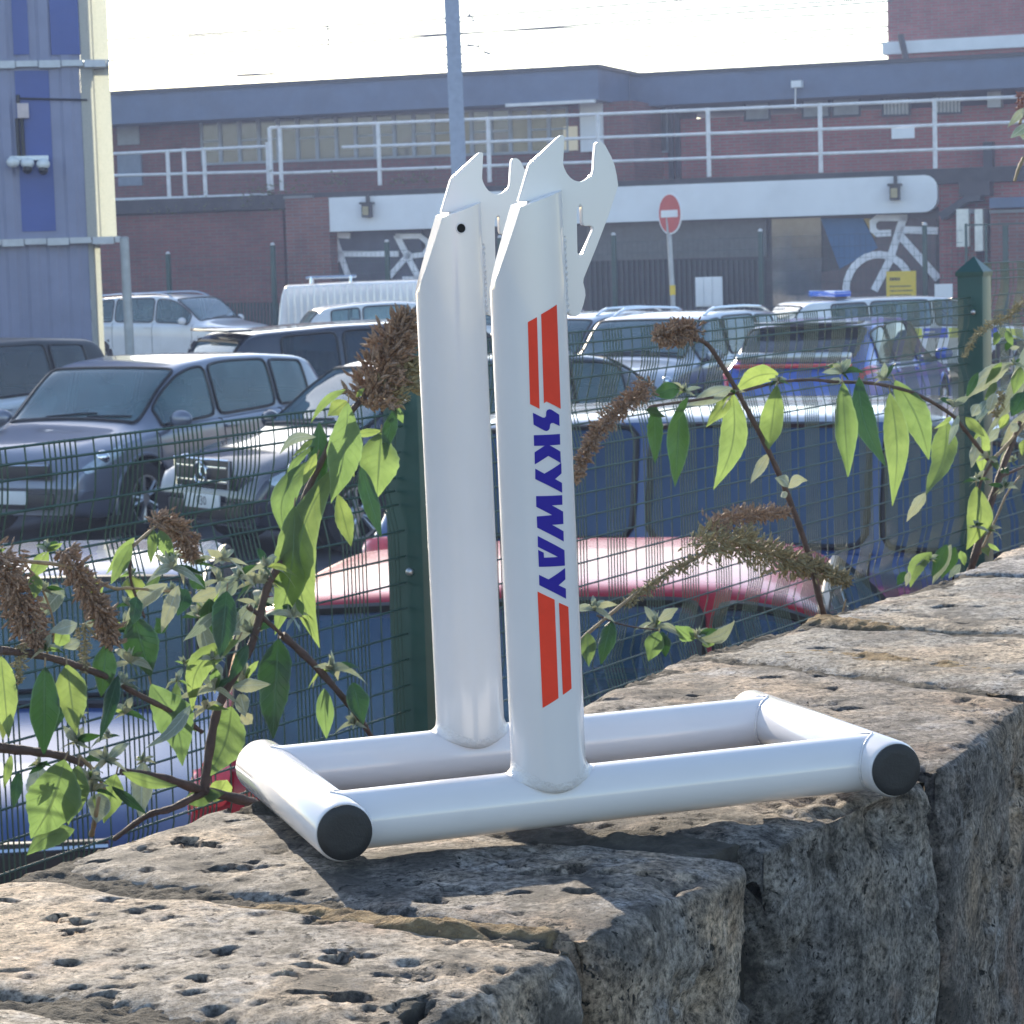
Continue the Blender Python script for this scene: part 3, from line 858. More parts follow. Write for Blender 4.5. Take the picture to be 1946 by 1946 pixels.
def make_car(name, label, cat, shape, body, ws=None, rearw=None, sides=(), wheels=None, head=None, tail=None, roofcol=None, rails=False, grille=None,
             glass=None, plate=None, mirrors=True, handles=(), seams=(), roof_q=10.3, parts=None, wheel_r=.32, group="cars parked in the station car park", tailq=(4.6, 6.2), headq=(4.7, 6.3), rearplate=False, sideglass=None, star=False):
    sh = shape
    root = thing(name, label, cat, (0, 0, 0), 0, group)
    glass = glass or glass_d
    sideglass = sideglass or glass
    L = sh.L
    nx = int(L / .045)
    xs = np.linspace(-L / 2, L / 2, nx + 1)
    qs = np.concatenate([np.linspace(0, 4, 13), np.linspace(4.2, 7, 13)[0:], np.linspace(7.2, 10, 15), np.linspace(10.3, 12, 7)])
    X, Q = np.meshgrid(xs, qs, indexing='ij')
    P = sh.pt(X, Q)
    # round the nose and tail in side view
    nq = len(qs)
    Pm = P[:, ::-1][:, 1:] * np.array([1, -1, 1])
    A = np.concatenate([P, Pm], 1)                       # ring from the floor centre up over the roof to the floor centre
    Qf = np.concatenate([qs, 24 - qs[::-1][1:]])
    m = A.shape[1]
    wx = wheels or (.31 * L, -.29 * L)
    ra = wheel_r + .065
    for cxw in wx:                                       # wheel openings: snap vertices near the arch to the circle
        d = np.hypot(A[..., 0] - cxw, A[..., 2] - wheel_r)
        lo = (Qf[None] < 5.2) | (Qf[None] > 18.8)
        near_ = lo & (np.abs(d - ra) < .035) & (A[..., 2] > wheel_r * .5)
        sc = ra / np.maximum(d, 1e-6)
        A[..., 0] = np.where(near_, cxw + (A[..., 0] - cxw) * sc, A[..., 0])
        A[..., 2] = np.where(near_, wheel_r + (A[..., 2] - wheel_r) * sc, A[..., 2])
    ii = np.arange((nx + 1) * m).reshape(nx + 1, m)
    holes = []                                           # (x0, x1, q0, q1, side)
    for (x0, x1, q0, q1) in sides:
        holes += [(x0 * L, x1 * L, q0, q1, 1), (x0 * L, x1 * L, q0, q1, -1)]
    for wz in (ws, rearw):
        if wz: holes.append((wz[0] * L, wz[1] * L, wz[2], 24 - wz[2], 0))
    fb, fr = [], []
    for i in range(nx):
        xc = (xs[i] + xs[i + 1]) / 2
        for j in range(m - 1):
            qc = (Qf[j] + Qf[j + 1]) / 2
            c = A[i:i + 2, j:j + 2].reshape(-1, 3).mean(0)
            if (qc < 5.2 or qc > 18.8) and (.9 < qc < 23.1):
                if any((c[0] - k) ** 2 + (c[2] - wheel_r) ** 2 < ra * ra * .97 for k in wx): continue
            cut = False
            for (x0, x1, q0, q1, sd) in holes:
                qq = qc if sd >= 0 else 24 - qc
                if x0 + .035 < xc < x1 - .035 and q0 + .12 < qq < q1 - .12: cut = True
            if cut: continue
            f = (int(ii[i, j]), int(ii[i + 1, j]), int(ii[i + 1, j + 1]), int(ii[i, j + 1]))
            (fr if roofcol and roof_q < qc < 24 - roof_q and A[i, j, 2] > np.interp(xc, *sh.belt) + (.3 if roof_q > 7.5 else .02) else fb).append(f)
    for row, rev in ((0, False), (nx, True)):            # nose and tail panels
        for j in range(m // 2):
            f = [int(ii[row, j]), int(ii[row, j + 1]), int(ii[row, m - 2 - j]), int(ii[row, m - 1 - j])]
            f = list(dict.fromkeys(f))
            if len(f) > 2: fb.append(tuple(f[::-1] if rev else f))
    V = [tuple(p) for p in A.reshape(-1, 3)]
    bmb = MB(); bmb.v = V; bmb.f = fb
    bo = bmb.build("body", body, root, smooth=50, local=True, fix=True)
    if fr:
        rb = MB(); rb.v = V; rb.f = fr
        ro = rb.build("roof", roofcol, root, smooth=50, local=True)
        bm = bmesh.new(); bm.from_mesh(ro.data)
        bmesh.ops.delete(bm, geom=[v for v in bm.verts if not v.link_faces], context='VERTS'); bm.to_mesh(ro.data); bm.free()
    # glass
    for (x0, x1, q0, q1) in sides:
        for sd in (1, -1):
            g = patch(sh, x0 * L, x1 * L, q0, q1, sd, .004, 14, 8, 9).build("side_window", sideglass, root, smooth=60, local=True)
            fm = MB()
            ring = []
            px = patch(sh, x0 * L, x1 * L, q0, q1, sd, .006, 14, 8, 9).v
            idx = [i * 9 for i in range(15)] + [14 * 9 + j for j in range(1, 9)] + [i * 9 + 8 for i in range(13, -1, -1)] + [j for j in range(7, -1, -1)]
            fm.tube([px[i] for i in idx], .014, 5, cap=False)
            fm.build("window_seal", trim_m, g, smooth=60, local=True)
    for wz, nm in ((ws, "windscreen"), (rearw, "rear_window")):
        if not wz: continue
        g = patch(sh, wz[0] * L, wz[1] * L, wz[2], 24 - wz[2], 1, .004, 14, 24, 14).build(nm, glass, root, smooth=60, local=True)
        px = patch(sh, wz[0] * L, wz[1] * L, wz[2], 24 - wz[2], 1, .005, 14, 24, 14).v
        idx = [i * 25 for i in range(15)] + [14 * 25 + j for j in range(1, 25)] + [i * 25 + 24 for i in range(13, -1, -1)] + list(range(23, -1, -1))
        MB().tube([px[i] for i in idx], .016, 5, cap=False).build("window_seal", trim_m, g, smooth=60, local=True)
        if nm == "windscreen":                           # wipers
            wp = MB()
            for a, b in ((12.9, 11.2), (11.4, 9.9)):
                q = [patch(sh, wz[1] * L - .02 - .05 * t, wz[1] * L - .03 - .05 * t, a + (b - a) * t, a + (b - a) * t + .1, 1, .014, 1, 1).v[0] for t in np.linspace(0, 1, 6)]
                wp.tube(q, .009, 5)
            wp.build("wiper_pair", trim_m, g, local=True)
    # cabin
    zt = float(np.interp(-.05 * L, *sh.top)); bl = float(np.interp(0, *sh.belt)); hw = sh.W / 2
    ib = MB()
    ib.box((-.02 * L, 0, sh.zb + .12), (L * .62, sh.W * .86, .14))
    for sx_ in (.02, -.2):
        for sy in (-.36, .36) if sx_ > 0 else (-.36, 0, .36):
            ib.box((sx_ * L, sy, bl - .22), (.16, .46 if sx_ > 0 else .4, .62), 0, .05)
            ib.box((sx_ * L - .02, sy, bl + .2), (.09, .26, .2), 0, .035)
    ib.box((.2 * L, 0, bl - .12), (.3, sh.W * .8, .22), 0, .06)
    ib.build("interior", seat_m, root, local=True)
    MB().tube([(.13 * L, .36 + .18 * math.cos(a), bl + .02 + .17 * math.sin(a)) for a in np.linspace(0, 6.283, 18)], .016, 6, cap=False).build("steering_wheel", trim_m, root, local=True)
    # wheels
    for cxw in wx:
        for sd in (1, -1):
            yo = sd * (hw - .115)
            tb = MB(); n = 28
            prof = [(wheel_r * .62, .1), (wheel_r * .8, .115), (wheel_r * .95, .105), (wheel_r, .07), (wheel_r, -.07), (wheel_r * .95, -.1), (wheel_r * .6, -.1)]
            vs, fs = [], []
            for k in range(n):
                a = 2 * math.pi * k / n
                vs += [(cxw + r * math.cos(a), yo + sd * y, wheel_r + r * math.sin(a)) for r, y in prof]
            mpf = len(prof)
            for k in range(n):
                for j in range(mpf - 1):
                    fs.append((k * mpf + j, ((k + 1) % n) * mpf + j, ((k + 1) % n) * mpf + j + 1, k * mpf + j + 1))
            wheel = tb.add(vs, fs).build("wheel", tyre_m, root, smooth=40, local=True, fix=True)
            rb = MB()
            rb.tube([(cxw, yo + sd * .07, wheel_r), (cxw, yo + sd * .095, wheel_r)], [.07, .05], 14)
            for k in range(5):
                for dk in (-.12, .12):
                    a = 2 * math.pi * k / 5 + dk
                    b = 2 * math.pi * k / 5 + dk * 1.6
                    rb.tube([(cxw + .05 * math.cos(a), yo + sd * .085, wheel_r + .05 * math.sin(a)), (cxw + wheel_r * .62 * math.cos(b), yo + sd * .09, wheel_r + wheel_r * .62 * math.sin(b))], .018, 6)
            rb.tube([(cxw + wheel_r * .63 * math.cos(a), yo + sd * .09, wheel_r + wheel_r * .63 * math.sin(a)) for a in np.linspace(0, 6.2832, 29)], .014, 6, cap=False)
            rb.build("rim", rim_m, wheel, smooth=40, local=True)
            ar = MB()                                    # arch lip and dark well
            pts = []
            for a in np.linspace(R(-14), R(194), 22):
                x_, z_ = cxw + ra * math.cos(a), wheel_r + ra * math.sin(a)
                pts.append((x_, sd * (float(np.interp(x_, *sh.hw)) * .992 + .002), z_))
            ar.tube(pts, .019, 6)
            ar.build("arch_lip", trim_m if parts == 'suv' else body, root, smooth=60, local=True)
            wl = MB(); vs, fs = [], []
            for k, a in enumerate(np.linspace(R(-20), R(200), 16)):
                for y in (sd * (hw - .03), sd * (hw - .34)):
                    vs.append((cxw + (ra + .004) * math.cos(a), y, wheel_r + (ra + .004) * math.sin(a)))
            fs = [(2 * k, 2 * k + 1, 2 * k + 3, 2 * k + 2) for k in range(15)]
            fs += [(2 * k + 1, 2 * k + 3, 31 - 0, 1) for k in range(1, 14)]
            wl.add(vs, fs).build("wheel_well", tyre_m, root, smooth=0, local=True)
    sk = MB()
    for sd in (1, -1):
        sk.box((0, sd * (hw * .985), sh.zb + .04), (wx[0] - wx[1] - 2 * ra - .04, .04, .13), 0, .015)
    sk.build("sill_trim", trim_m, root, local=True)
    # lamps
    if head:
        for sd in (1, -1):
            g = patch(sh, head[0] * L, head[1] * L, *headq, sd, .006, 10, 6, 5).build("headlight", lamp_m, root, smooth=60, local=True)
            p = sh.pt(np.array([(head[0] * .5 + head[1] * .5) * L]), np.array([sum(headq) / 2]))[0]
            MB().sphere((p[0] - .01, sd * (p[1] - .02), p[2]), .062, 12, 8).build("reflector", chrome_m, g, local=True)
    if tail:
        for sd in (1, -1):
            patch(sh, tail[0] * L, tail[1] * L, *tailq, sd, .012, 8, 8, 6).build("tail_light", tail_m, root, smooth=60, local=True)
    xf = L / 2
    if grille:
        zc, hh, wdt, kind = grille
        gb = MB()
        gb.box((xf + .002, 0, zc), (.03, wdt, hh), 0, .012)
        go = gb.build("grille", trim_m, root, local=True)
        cb = MB()
        if kind == 'bars':
            for k in (-.28, .22): cb.box((xf + .022, 0, zc + hh * k), (.014, wdt * .92, .022), 0, .004)
            for s_ in (-1, 1): cb.tube([(xf + .02, s_ * wdt * .5, zc + hh * .5), (xf + .02, s_ * wdt * .47, zc - hh * .5)], .009, 6)
            cb.tube([(xf + .02, -wdt * .5, zc + hh * .5), (xf + .02, wdt * .5, zc + hh * .5)], .010, 6)
            cb.build("grille_bars", chrome_m, go, local=True)
            rg = MB()
            rg.tube([(xf + .034, .088 * math.cos(a), zc + .088 * math.sin(a)) for a in np.linspace(0, 6.2832, 25)], .010, 6, cap=False)
            for k in range(3):
                a = R(90 + 120 * k)
                rg.tube([(xf + .034, 0, zc), (xf + .034, .085 * math.cos(a), zc + .085 * math.sin(a))], [.014, .004], 6)
            rg.build("badge", chrome_m, go, local=True)
        else:
            cb.tube([(xf + .016, -wdt * .5, zc + hh * .4), (xf + .02, 0, zc + hh * .36), (xf + .016, wdt * .5, zc + hh * .4)], .010, 6)
            cb.build("grille_bars", chrome_m, go, local=True)
        lb = MB(); lb.box((xf - .01, 0, sh.zb + .17), (.05, sh.W * .6, .14), 0, .02)
        for s_ in (-1, 1): lb.box((xf - .035, s_ * sh.W * .36, sh.zb + .19), (.05, .2, .12), 0, .03)
        lb.build("lower_intake", trim_m, root, local=True)
    if plate is not None:
        xp, zp, sgn = (xf + .028, plate[1], 1) if not rearplate else (-xf - .012, plate[1], -1)
        po = MB().box((xp, 0, zp), (.012, .52, .112), 0, .004).build("number_plate", plate_m, root, local=True)
        if plate[0]:
            tb = text_mb(plate[0], .075, lambda x, y: (xp + sgn * .0075, x * .95 * sgn, zp + y))
            tb.build("plate_lettering", ink_m, po, smooth=0, local=True)
    if mirrors:
        xm = (sides[0][1] if sides else .18) * L - .06
        p = sh.pt(np.array([xm]), np.array([7.0]))[0]
        for sd in (1, -1):
            mb = MB().sphere((xm, sd * (p[1] + .15), p[2] + .07), .1, 12, 8, (.62, 1.15, .78))
            mo = mb.build("wing_mirror", body, root, smooth=60, local=True)
            MB().tube([(xm, sd * (p[1] - .02), p[2] + .0), (xm, sd * (p[1] + .1), p[2] + .03)], [.035, .025], 8).build("mirror_arm", trim_m, mo, local=True)
    for xh in handles:
        for sd in (1, -1):
            p = sh.pt(np.array([xh * L]), np.array([5.0]))[0]
            MB().box((xh * L, sd * (p[1] + .018), p[2] - .03), (.19, .022, .03), 0, .009).build("door_handle", body, root, local=True)
    if seams:
        sm_ = MB()
        for xq in seams:
            for sd in (1, -1): sm_.add(*(lambda b: (b.v, b.f))(strip(sh, [(xq * L, q) for q in np.linspace(2.4, 6.8, 12)], sd, .0, .006)))
        sm_.build("door_gaps", trim_m, bo, local=True)
    if rails:
        for sd in (1, -1):
            pts = []
            x0, x1 = rails
            for t in np.linspace(0, 1, 15):
                x = (x0 + (x1 - x0) * t) * L
                p = sh.pt(np.array([x]), np.array([10.0]))[0]
                pts.append((x, sd * p[1], p[2] + .055 * min(1, min(t, 1 - t) * 9)))
            MB().tube(pts, .018, 6).build("roof_rail", chrome_m, root, local=True)
    return root
def place(root, front=None, rear=None, heading=(1, 0), L=0, z=0):
    h = Vector((heading[0], heading[1], 0)).normalized()
    c = (Vector((front[0], front[1], 0)) - h * L / 2) if front else (Vector((rear[0], rear[1], 0)) + h * L / 2)
    root.location = (c.x, c.y, z)
    root.rotation_euler = (0, 0, math.atan2(h.y, h.x))
def gx(u, d):                    # lateral position of column u at depth d
    return (u - CX) / F_PX * d
# top-line keys are fractions of length / height
HATCH_TOP = [(-.5, .55), (-.49, .66), (-.475, .72), (-.40, .925), (-.36, .955), (-.2, .99), (-.05, 1.0), (.08, .975), (.13, .94), (.275, .66), (.30, .63), (.42, .565), (.475, .50), (.492, .42), (.5, .34)]
HATCH_BELT = [(-.5, .62), (-.45, .655), (-.3, .645), (.1, .615), (.27, .59), (.4, .52), (.5, .4)]
SUV_TOP = [(-.5, .5), (-.492, .64), (-.475, .7), (-.43, .93), (-.40, .965), (-.2, .995), (0, 1.0), (.1, .975), (.14, .945), (.27, .68), (.295, .655), (.42, .6), (.475, .54), (.492, .46), (.5, .36)]
SUV_BELT = [(-.5, .64), (-.45, .665), (-.2, .65), (.1, .63), (.27, .615), (.4, .56), (.5, .44)]
SALOON_TOP = [(-.5, .5), (-.49, .62), (-.475, .68), (-.36, .70), (-.34, .715), (-.22, .945), (-.17, .975), (0, 1.0), (.06, .985), (.10, .955), (.25, .67), (.275, .64), (.42, .57), (.475, .51), (.492, .43), (.5, .34)]
SALOON_BELT = [(-.5, .6), (-.4, .64), (-.2, .635), (.1, .61), (.27, .585), (.4, .52), (.5, .4)]
VAN_TOP = [(-.5, .6), (-.497, .94), (-.485, .985), (-.2, 1.0), (.18, 1.0), (.22, .985), (.26, .95), (.37, .6), (.39, .565), (.46, .49), (.485, .43), (.5, .3)]
VAN_BELT = [(-.5, .5), (0, .5), (.25, .5), (.37, .5), (.45, .44), (.5, .34)]
H_SIDES = [(-.20, .02, 7.12, 8.9), (.035, .225, 7.12, 8.9), (-.345, -.215, 7.12, 8.85)]
H_SIDES = [H_SIDES[1], H_SIDES[0], H_SIDES[2]]
S_SIDES = [(.02, .19, 7.12, 8.9), (-.2, .005, 7.12, 8.9), (-.275, -.212, 7.12, 8.8)]
V_SIDES = [(.15, .325, 7.1, 8.7)]
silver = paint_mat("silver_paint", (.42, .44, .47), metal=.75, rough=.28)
grey_p = paint_mat("slate_grey_paint", (.20, .215, .27), metal=.45, rough=.3)
white_p = paint_mat("white_paint", (.78, .79, .8), rough=.28)
black_p = paint_mat("black_paint", (.03, .034, .05), rough=.22)
navy_p = paint_mat("navy_paint", (.03, .075, .22), rough=.22)
blue_p = paint_mat("blue_paint", (.02, .10, .52), rough=.24)
red_p = mat("red_paint", (.40, .006, .018), rough=.2, var=.05, scale=2.5, coat=.2, spec=.4)
ROW = (-.46, -.888)
# front row of bays, noses towards the wall
sh = Shape(4.25, 1.78, 1.48, HATCH_TOP, HATCH_BELT, 0)
c = make_car("hatchback", "slate grey hatchback with pale dusty roof and hazy windscreen, parked beside the black hatchback", "car", sh, grey_p, ws=(.125, .275, 9.35), rearw=(-.475, -.40, 9.6), sides=H_SIDES, head=(.37, .475), tail=(-.488, -.43), grille=(.62, .13, 1.0, 'v'),
             plate=("", .40), handles=(.0, -.22), seams=(.255, .025, -.205), headq=(4.75, 6.4))
place(c, front=(gx(8, 20.6), 20.5), heading=ROW, L=4.25)
HB_TOP = [(-.5, .5), (-.495, .6), (-.488, .70), (-.46, .76), (-.33, .95), (-.28, .975), (-.1, 1.0), (.06, .985), (.11, .95), (.27, .66), (.30, .63), (.42, .565), (.475, .5), (.492, .42), (.5, .34)]
sh = Shape(4.45, 1.80, 1.47, HB_TOP, HATCH_BELT, 0)
c = make_car("hatchback", "black hatchback with chrome barred grille and sunlight glaring on its bonnet", "car", sh, black_p, ws=(.11, .27, 9.35), rearw=(-.46, -.335, 9.3), sides=H_SIDES, head=(.385, .475), tail=(-.488, -.43), grille=(.66, .22, .80, 'bars'),
             plate=("030", .44), handles=(-.02, -.22), seams=(.255, .025, -.205), headq=(4.75, 6.2))
place(c, front=(gx(388, 19.3), 19.3), heading=(-.78, -.63), L=4.45)
sh = Shape(4.35, 1.88, 1.63, SUV_TOP, SUV_BELT, 0)
c = make_car("crossover", "white car with a black roof at the left edge, beside the grey hatchback", "car", sh, white_p, ws=(.135, .27, 9.35), rearw=(-.475, -.43, 9.6), sides=H_SIDES, head=(.39, .475), tail=(-.488, -.43), roofcol=mat('black_roof', (.012, .014, .02), rough=.5, coat=.1), roof_q=6.6, grille=(.75, .14, .9, 'v'),
             glass=glass_dark, plate=("", .5), handles=(0, -.22), seams=(.25, .025, -.205), wheel_r=.35, parts='suv')
place(c, front=(-6.6, 21.9), heading=ROW, L=4.35)
# near cars along the fence
sh = Shape(4.5, 1.86, 1.60, [(-.5, .5), (-.495, .66), (-.485, .74), (-.44, .95), (-.41, .975), (-.2, 1.0), (.03, 1.0), (.1, .98), (.14, .95), (.27, .68), (.3, .655), (.42, .6), (.475, .54), (.492, .46), (.5, .36)], SUV_BELT, 0)
c = make_car("estate_car", "large blue estate car side on behind the right fence panel, roof painted silver for the bright sky", "car", sh, navy_p, ws=(.135, .27, 9.35), rearw=(-.487, -.44, 9.6), sides=[(.035, .215, 7.05, 9.0), (-.19, .02, 7.05, 9.0), (-.41, -.205, 7.05, 9.0)], head=(.39, .475), tail=(-.488, -.44),
             roofcol=silver, roof_q=9.25, plate=None, handles=(0, -.22), seams=(.25, .025, -.2), glass=glass_d, sideglass=glass_mat("blue_tinted_glass", (.05, .1, .2), film=(.05, .125, .28), amt=(.35, .6)), wheel_r=.34)  # silver roof paint stands in for the sky mirrored on a blue roof
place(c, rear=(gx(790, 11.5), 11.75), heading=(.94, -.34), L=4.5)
EST_TOP = [(-.5, .5), (-.495, .66), (-.485, .74), (-.45, .95), (-.42, .975), (-.2, 1.0), (.03, 1.0), (.1, .98), (.14, .95), (.27, .68), (.3, .655), (.42, .6), (.475, .54), (.492, .46), (.5, .36)]
sh = Shape(2.75, 1.62, 1.42, EST_TOP, SUV_BELT, 0)
c = make_car("small_hatchback", "small red hatchback close behind the fence, sunlit pink roof seen from above", "car", sh, red_p, ws=(.135, .27, 9.35), rearw=(-.487, -.445, 9.6), sides=[(.035, .215, 7.05, 9.0), (-.19, .02, 7.05, 9.0), (-.44, -.205, 7.05, 9.0)], head=(.39, .475), tail=(-.488, -.44), plate=None, handles=(0,), seams=(.25, .025), wheel_r=.29, sideglass=glass_mat('sky_tinted_glass', (.35, .5, .62), film=(.12, .26, .45), amt=(.08, .5)))
place(c, rear=(-.82, 7.3), heading=(1, -.16), L=2.75)
sh = Shape(4.2, 1.84, 1.22, SALOON_TOP, SALOON_BELT, 0)
c = make_car("coupe", "low dark blue car facing the wall behind the lower left leaves, glare on its bonnet", "car", sh, navy_p, ws=(.095, .25, 9.35), rearw=(-.345, -.225, 9.5), sides=S_SIDES, head=(.385, .475), tail=(-.488, -.43), grille=(.5, .2, 1.1, 'v'), plate=None, wheel_r=.31, seams=(.235, .01), headq=(4.9, 6.0))
place(c, front=(-1.78, 7.2), heading=(.04, -1), L=4.2)
# further cars
sh = Shape(4.57, 1.87, 1.66, SUV_TOP, SUV_BELT, 0)
c = make_car("suv", "white SUV facing right beside the grey post, in front of the brick wall", "car", sh, white_p, ws=(.135, .27, 9.35), rearw=(-.475, -.43, 9.6), sides=H_SIDES, head=(.39, .475), tail=(-.488, -.43), grille=(.75, .3, 1.2, 'v'), plate=("", .5), handles=(0, -.22), seams=(.25, .025, -.205), wheel_r=.36, rails=(-.36, .1))
place(c, front=(gx(515, 51.3), 51.0), heading=(.86, -.5), L=4.57)
sh = Shape(4.65, 1.88, 1.64, SUV_TOP, SUV_BELT, 0)
c = make_car("suv", "black SUV with a rear roof spoiler, behind the grey hatchback", "car", sh, black_p, ws=(.135, .27, 9.35), rearw=(-.475, -.43, 9.6), sides=H_SIDES, head=(.39, .475), tail=(-.488, -.43), plate=("", .5), handles=(0, -.22), seams=(.25, .025, -.205), wheel_r=.35, sideglass=glass_dark, rearplate=True)
sp_ = MB().box((-.425 * 4.65, 0, 1.6), (.26, 1.2, .03), 0, .012).build("roof_spoiler", black_p, c, local=True)
place(c, rear=(gx(375, 25.6), 25.4), heading=(.9, .44), L=4.65)
sh = Shape(3.7, 1.68, 1.56, HATCH_TOP, HATCH_BELT, 0)
c = make_car("small_hatchback", "small white hatchback in front of the white van", "car", sh, white_p, ws=(.125, .275, 9.35), rearw=(-.475, -.40, 9.6), sides=H_SIDES, head=(.37, .475), tail=(-.488, -.43), plate=None, handles=(0,), seams=(.255, .025), wheel_r=.3, sideglass=glass_d)
place(c, rear=(gx(568, 42), 42), heading=(.97, .2), L=3.7)
sh = Shape(5.2, 1.95, 1.86, VAN_TOP, VAN_BELT, 0, tail=.92)
c = make_car("panel_van", "white ribbed panel van with a short roof rack, in front of the mural wall", "van", sh, white_p, ws=(.265, .365, 9.3), sides=V_SIDES, head=(.43, .485), tail=(-.498, -.47), plate=None, handles=(.17,), seams=(.34, .14), wheel_r=.34)
rb_ = MB()
for k in range(26): rb_.box((-.46 * 5.2 + k * .125, -.88, 1.42), (.05, .05, .78), 0, .012)
rb_.build("side_ribs", white_p, c, local=True)
rk = MB()
for x in (-1.95, -1.2):
    rk.tube([(x, -.75, 1.84), (x, -.75, 1.95), (x, .75, 1.95), (x, .75, 1.84)], .025, 6)
rk.tube([(-2.05, -.6, 1.95), (-1.1, -.6, 1.95)], .03, 6); rk.tube([(-2.05, .6, 1.95), (-1.1, .6, 1.95)], .03, 6)
rk.build("roof_rack", chrome_m, c, local=True)
place(c, rear=(gx(543, 47.5), 47.5), heading=(1, .05), L=5.2)
sh = Shape(4.6, 1.82, 1.50, SUV_TOP, SUV_BELT, 0)
c = make_car("estate_car", "silver estate with roof rails just right of the white stand", "car", sh, silver, ws=(.135, .27, 9.35), rearw=(-.475, -.43, 9.6), sides=H_SIDES, head=(.39, .475), tail=(-.488, -.43), plate=("", .5), handles=(0, -.22), seams=(.25, .025, -.2), rails=(-.4, .08), rearplate=True)
place(c, rear=(gx(1235, 33.5), 35.0), heading=ROW, L=4.6)
c2_label = "silver estate with roof rails, standing nearer the bright blue hatchback than its twin"
sh = Shape(4.6, 1.82, 1.53, SUV_TOP, SUV_BELT, 0)
c = make_car("estate_car", c2_label, "car", sh, silver, ws=(.135, .27, 9.35), rearw=(-.475, -.43, 9.6), sides=H_SIDES, head=(.39, .475), tail=(-.488, -.43), plate=("", .5), handles=(0, -.22), seams=(.25, .025, -.2), rails=(-.4, .08))
place(c, rear=(gx(1425, 32.0), 32.6), heading=ROW, L=4.6)
sh = Shape(4.4, 1.82, 1.46, HB_TOP, HATCH_BELT, 0)
c = make_car("hatchback", "bright blue hatchback seen from behind with wide red lamps and a black rear window", "car", sh, blue_p, ws=(.11, .27, 9.35), rearw=(-.46, -.335, 9.3), sides=H_SIDES, head=(.37, .475), tail=(-.497, -.40), plate=("", .55), handles=(0, -.22), seams=(.255, .025, -.2), glass=glass_dark, sideglass=glass_d, rearplate=True, tailq=(4.9, 7.0))
MB().box((-.492 * 4.4, 0, .985), (.07, 1.35, .05), 0, .015).build("light_bar", tail_m, c, local=True)
MB().box((-.478 * 4.4, 0, 1.075), (.1, 1.3, .11), 0, .035).build("tail_reflection", silver, c, local=True)  # silver box added in place of a bright reflection on the tail
MB().box((-.335 * 4.4, 0, 1.425), (.3, 1.2, .035), 0, .012).build("roof_spoiler", black_p, c, local=True)
place(c, rear=(gx(1512, 27), 27.0), heading=(.38, .92), L=4.4)
sh = Shape(4.7, 1.84, 1.41, [(-.5, .5), (-.495, .66), (-.485, .74), (-.44, .95), (-.41, .975), (-.2, 1.0), (.03, 1.0), (.1, .98), (.14, .95), (.27, .68), (.3, .655), (.42, .6), (.475, .54), (.492, .46), (.5, .36)], SUV_BELT, 0)
c = make_car("patrol_car", "white patrol estate with blue roof light bar below the yellow notice", "car", sh, white_p, ws=(.135, .27, 9.35), rearw=(-.487, -.44, 9.6), sides=H_SIDES, head=(.39, .475), tail=(-.488, -.44), plate=None, handles=(0, -.22), seams=(.25, .025, -.2))
hv_m, pb_m = mat("hi_vis_yellow", (.65, .62, .03), rough=.4, var=.05), mat("patrol_blue", (.02, .06, .4), rough=.4, var=.05)
for k in range(8):
    x = -1.9 + k * .45
    patch(sh, x, x + .43, 4.2, 5.6, -1, .006, 3, 3).build("yellow_panel" if k % 2 else "blue_panel", hv_m if k % 2 else pb_m, c, local=True)
lb = MB().box((-1.35, 0, 1.49), (.3, 1.15, .10), 0, .03)
lb.build("light_bar", mat("blue_lens", (.02, .12, .6), rough=.12, coat=1, var=.1), c, local=True)
MB().box((-1.35, 0, 1.43), (.2, 1.0, .05)).build("bar_foot", trim_m, c, local=True)
place(c, rear=(gx(1478, 40.5), 40.5), heading=(.96, .25), L=4.7)
sh = Shape(4.6, 1.80, 1.40, SALOON_TOP, SALOON_BELT, 0)
c = make_car("saloon_car", "dark saloon boot showing beside the right fence post under the leaves", "car", sh, navy_p, ws=(.095, .25, 9.35), rearw=(-.345, -.225, 9.5), sides=S_SIDES, head=(.385, .475), tail=(-.488, -.43), plate=None, handles=(-.02, -.22), seams=(.235, .01, -.2))
place(c, rear=(gx(1728, 20.5), 20.8), heading=(.97, -.2), L=4.6)
# ================================================================== BUILDINGS AND STREET FURNITURE
class Plane:                     # vertical plane seen under two pixel columns at given depths
    def __init__(s, u0, d0, u1, d1, back=0.0):
        a, b = at(u0, 500, d0), at(u1, 500, d1)
        s.t = Vector((b.x - a.x, b.y - a.y, 0)).normalized()
        s.n = Vector((s.t.y, -s.t.x, 0))               # towards the camera side
        if s.n.y > 0: s.n = -s.n
        s.o = Vector((a.x, a.y, 0)) - s.n * back
    def hit(s, u, v, off=0.0):
        r = ray(u, v); o = s.o + s.n * off
        k = (o - CAMP).dot(s.n) / r.dot(s.n)
        p = CAMP + r * k
        return (p - s.o).dot(s.t), p.z
    def w(s, t, z, off=0.0):
        p = s.o + s.t * t + s.n * off
        return Vector((p.x, p.y, z))
    def box(s, mb, t0, t1, z0, z1, o0, o1):
        c = [s.w(t, z, o) for z in (z0, z1) for (t, o) in ((t0, o1), (t1, o1), (t1, o0), (t0, o0))]
        return mb.hexa(c[:4], c[4:])
    def pbox(s, mb, u0, v0, u1, v1, o0, o1):           # box covering a pixel rectangle at its front face
        t0, z1 = s.hit(u0, v0, o1); t1, _ = s.hit(u1, v0, o1); _, z0 = s.hit((u0 + u1) / 2, v1, o1)
        _, z1 = s.hit((u0 + u1) / 2, v0, o1)
        return s.box(mb, t0, t1, z0, z1, o0, o1)
    def ppoly(s, mb, pts, o0, o1):
        P = [s.w(*s.hit(u, v, o1), o1) for u, v in pts]
        return mb.prism(P, -s.n * (o1 - o0))
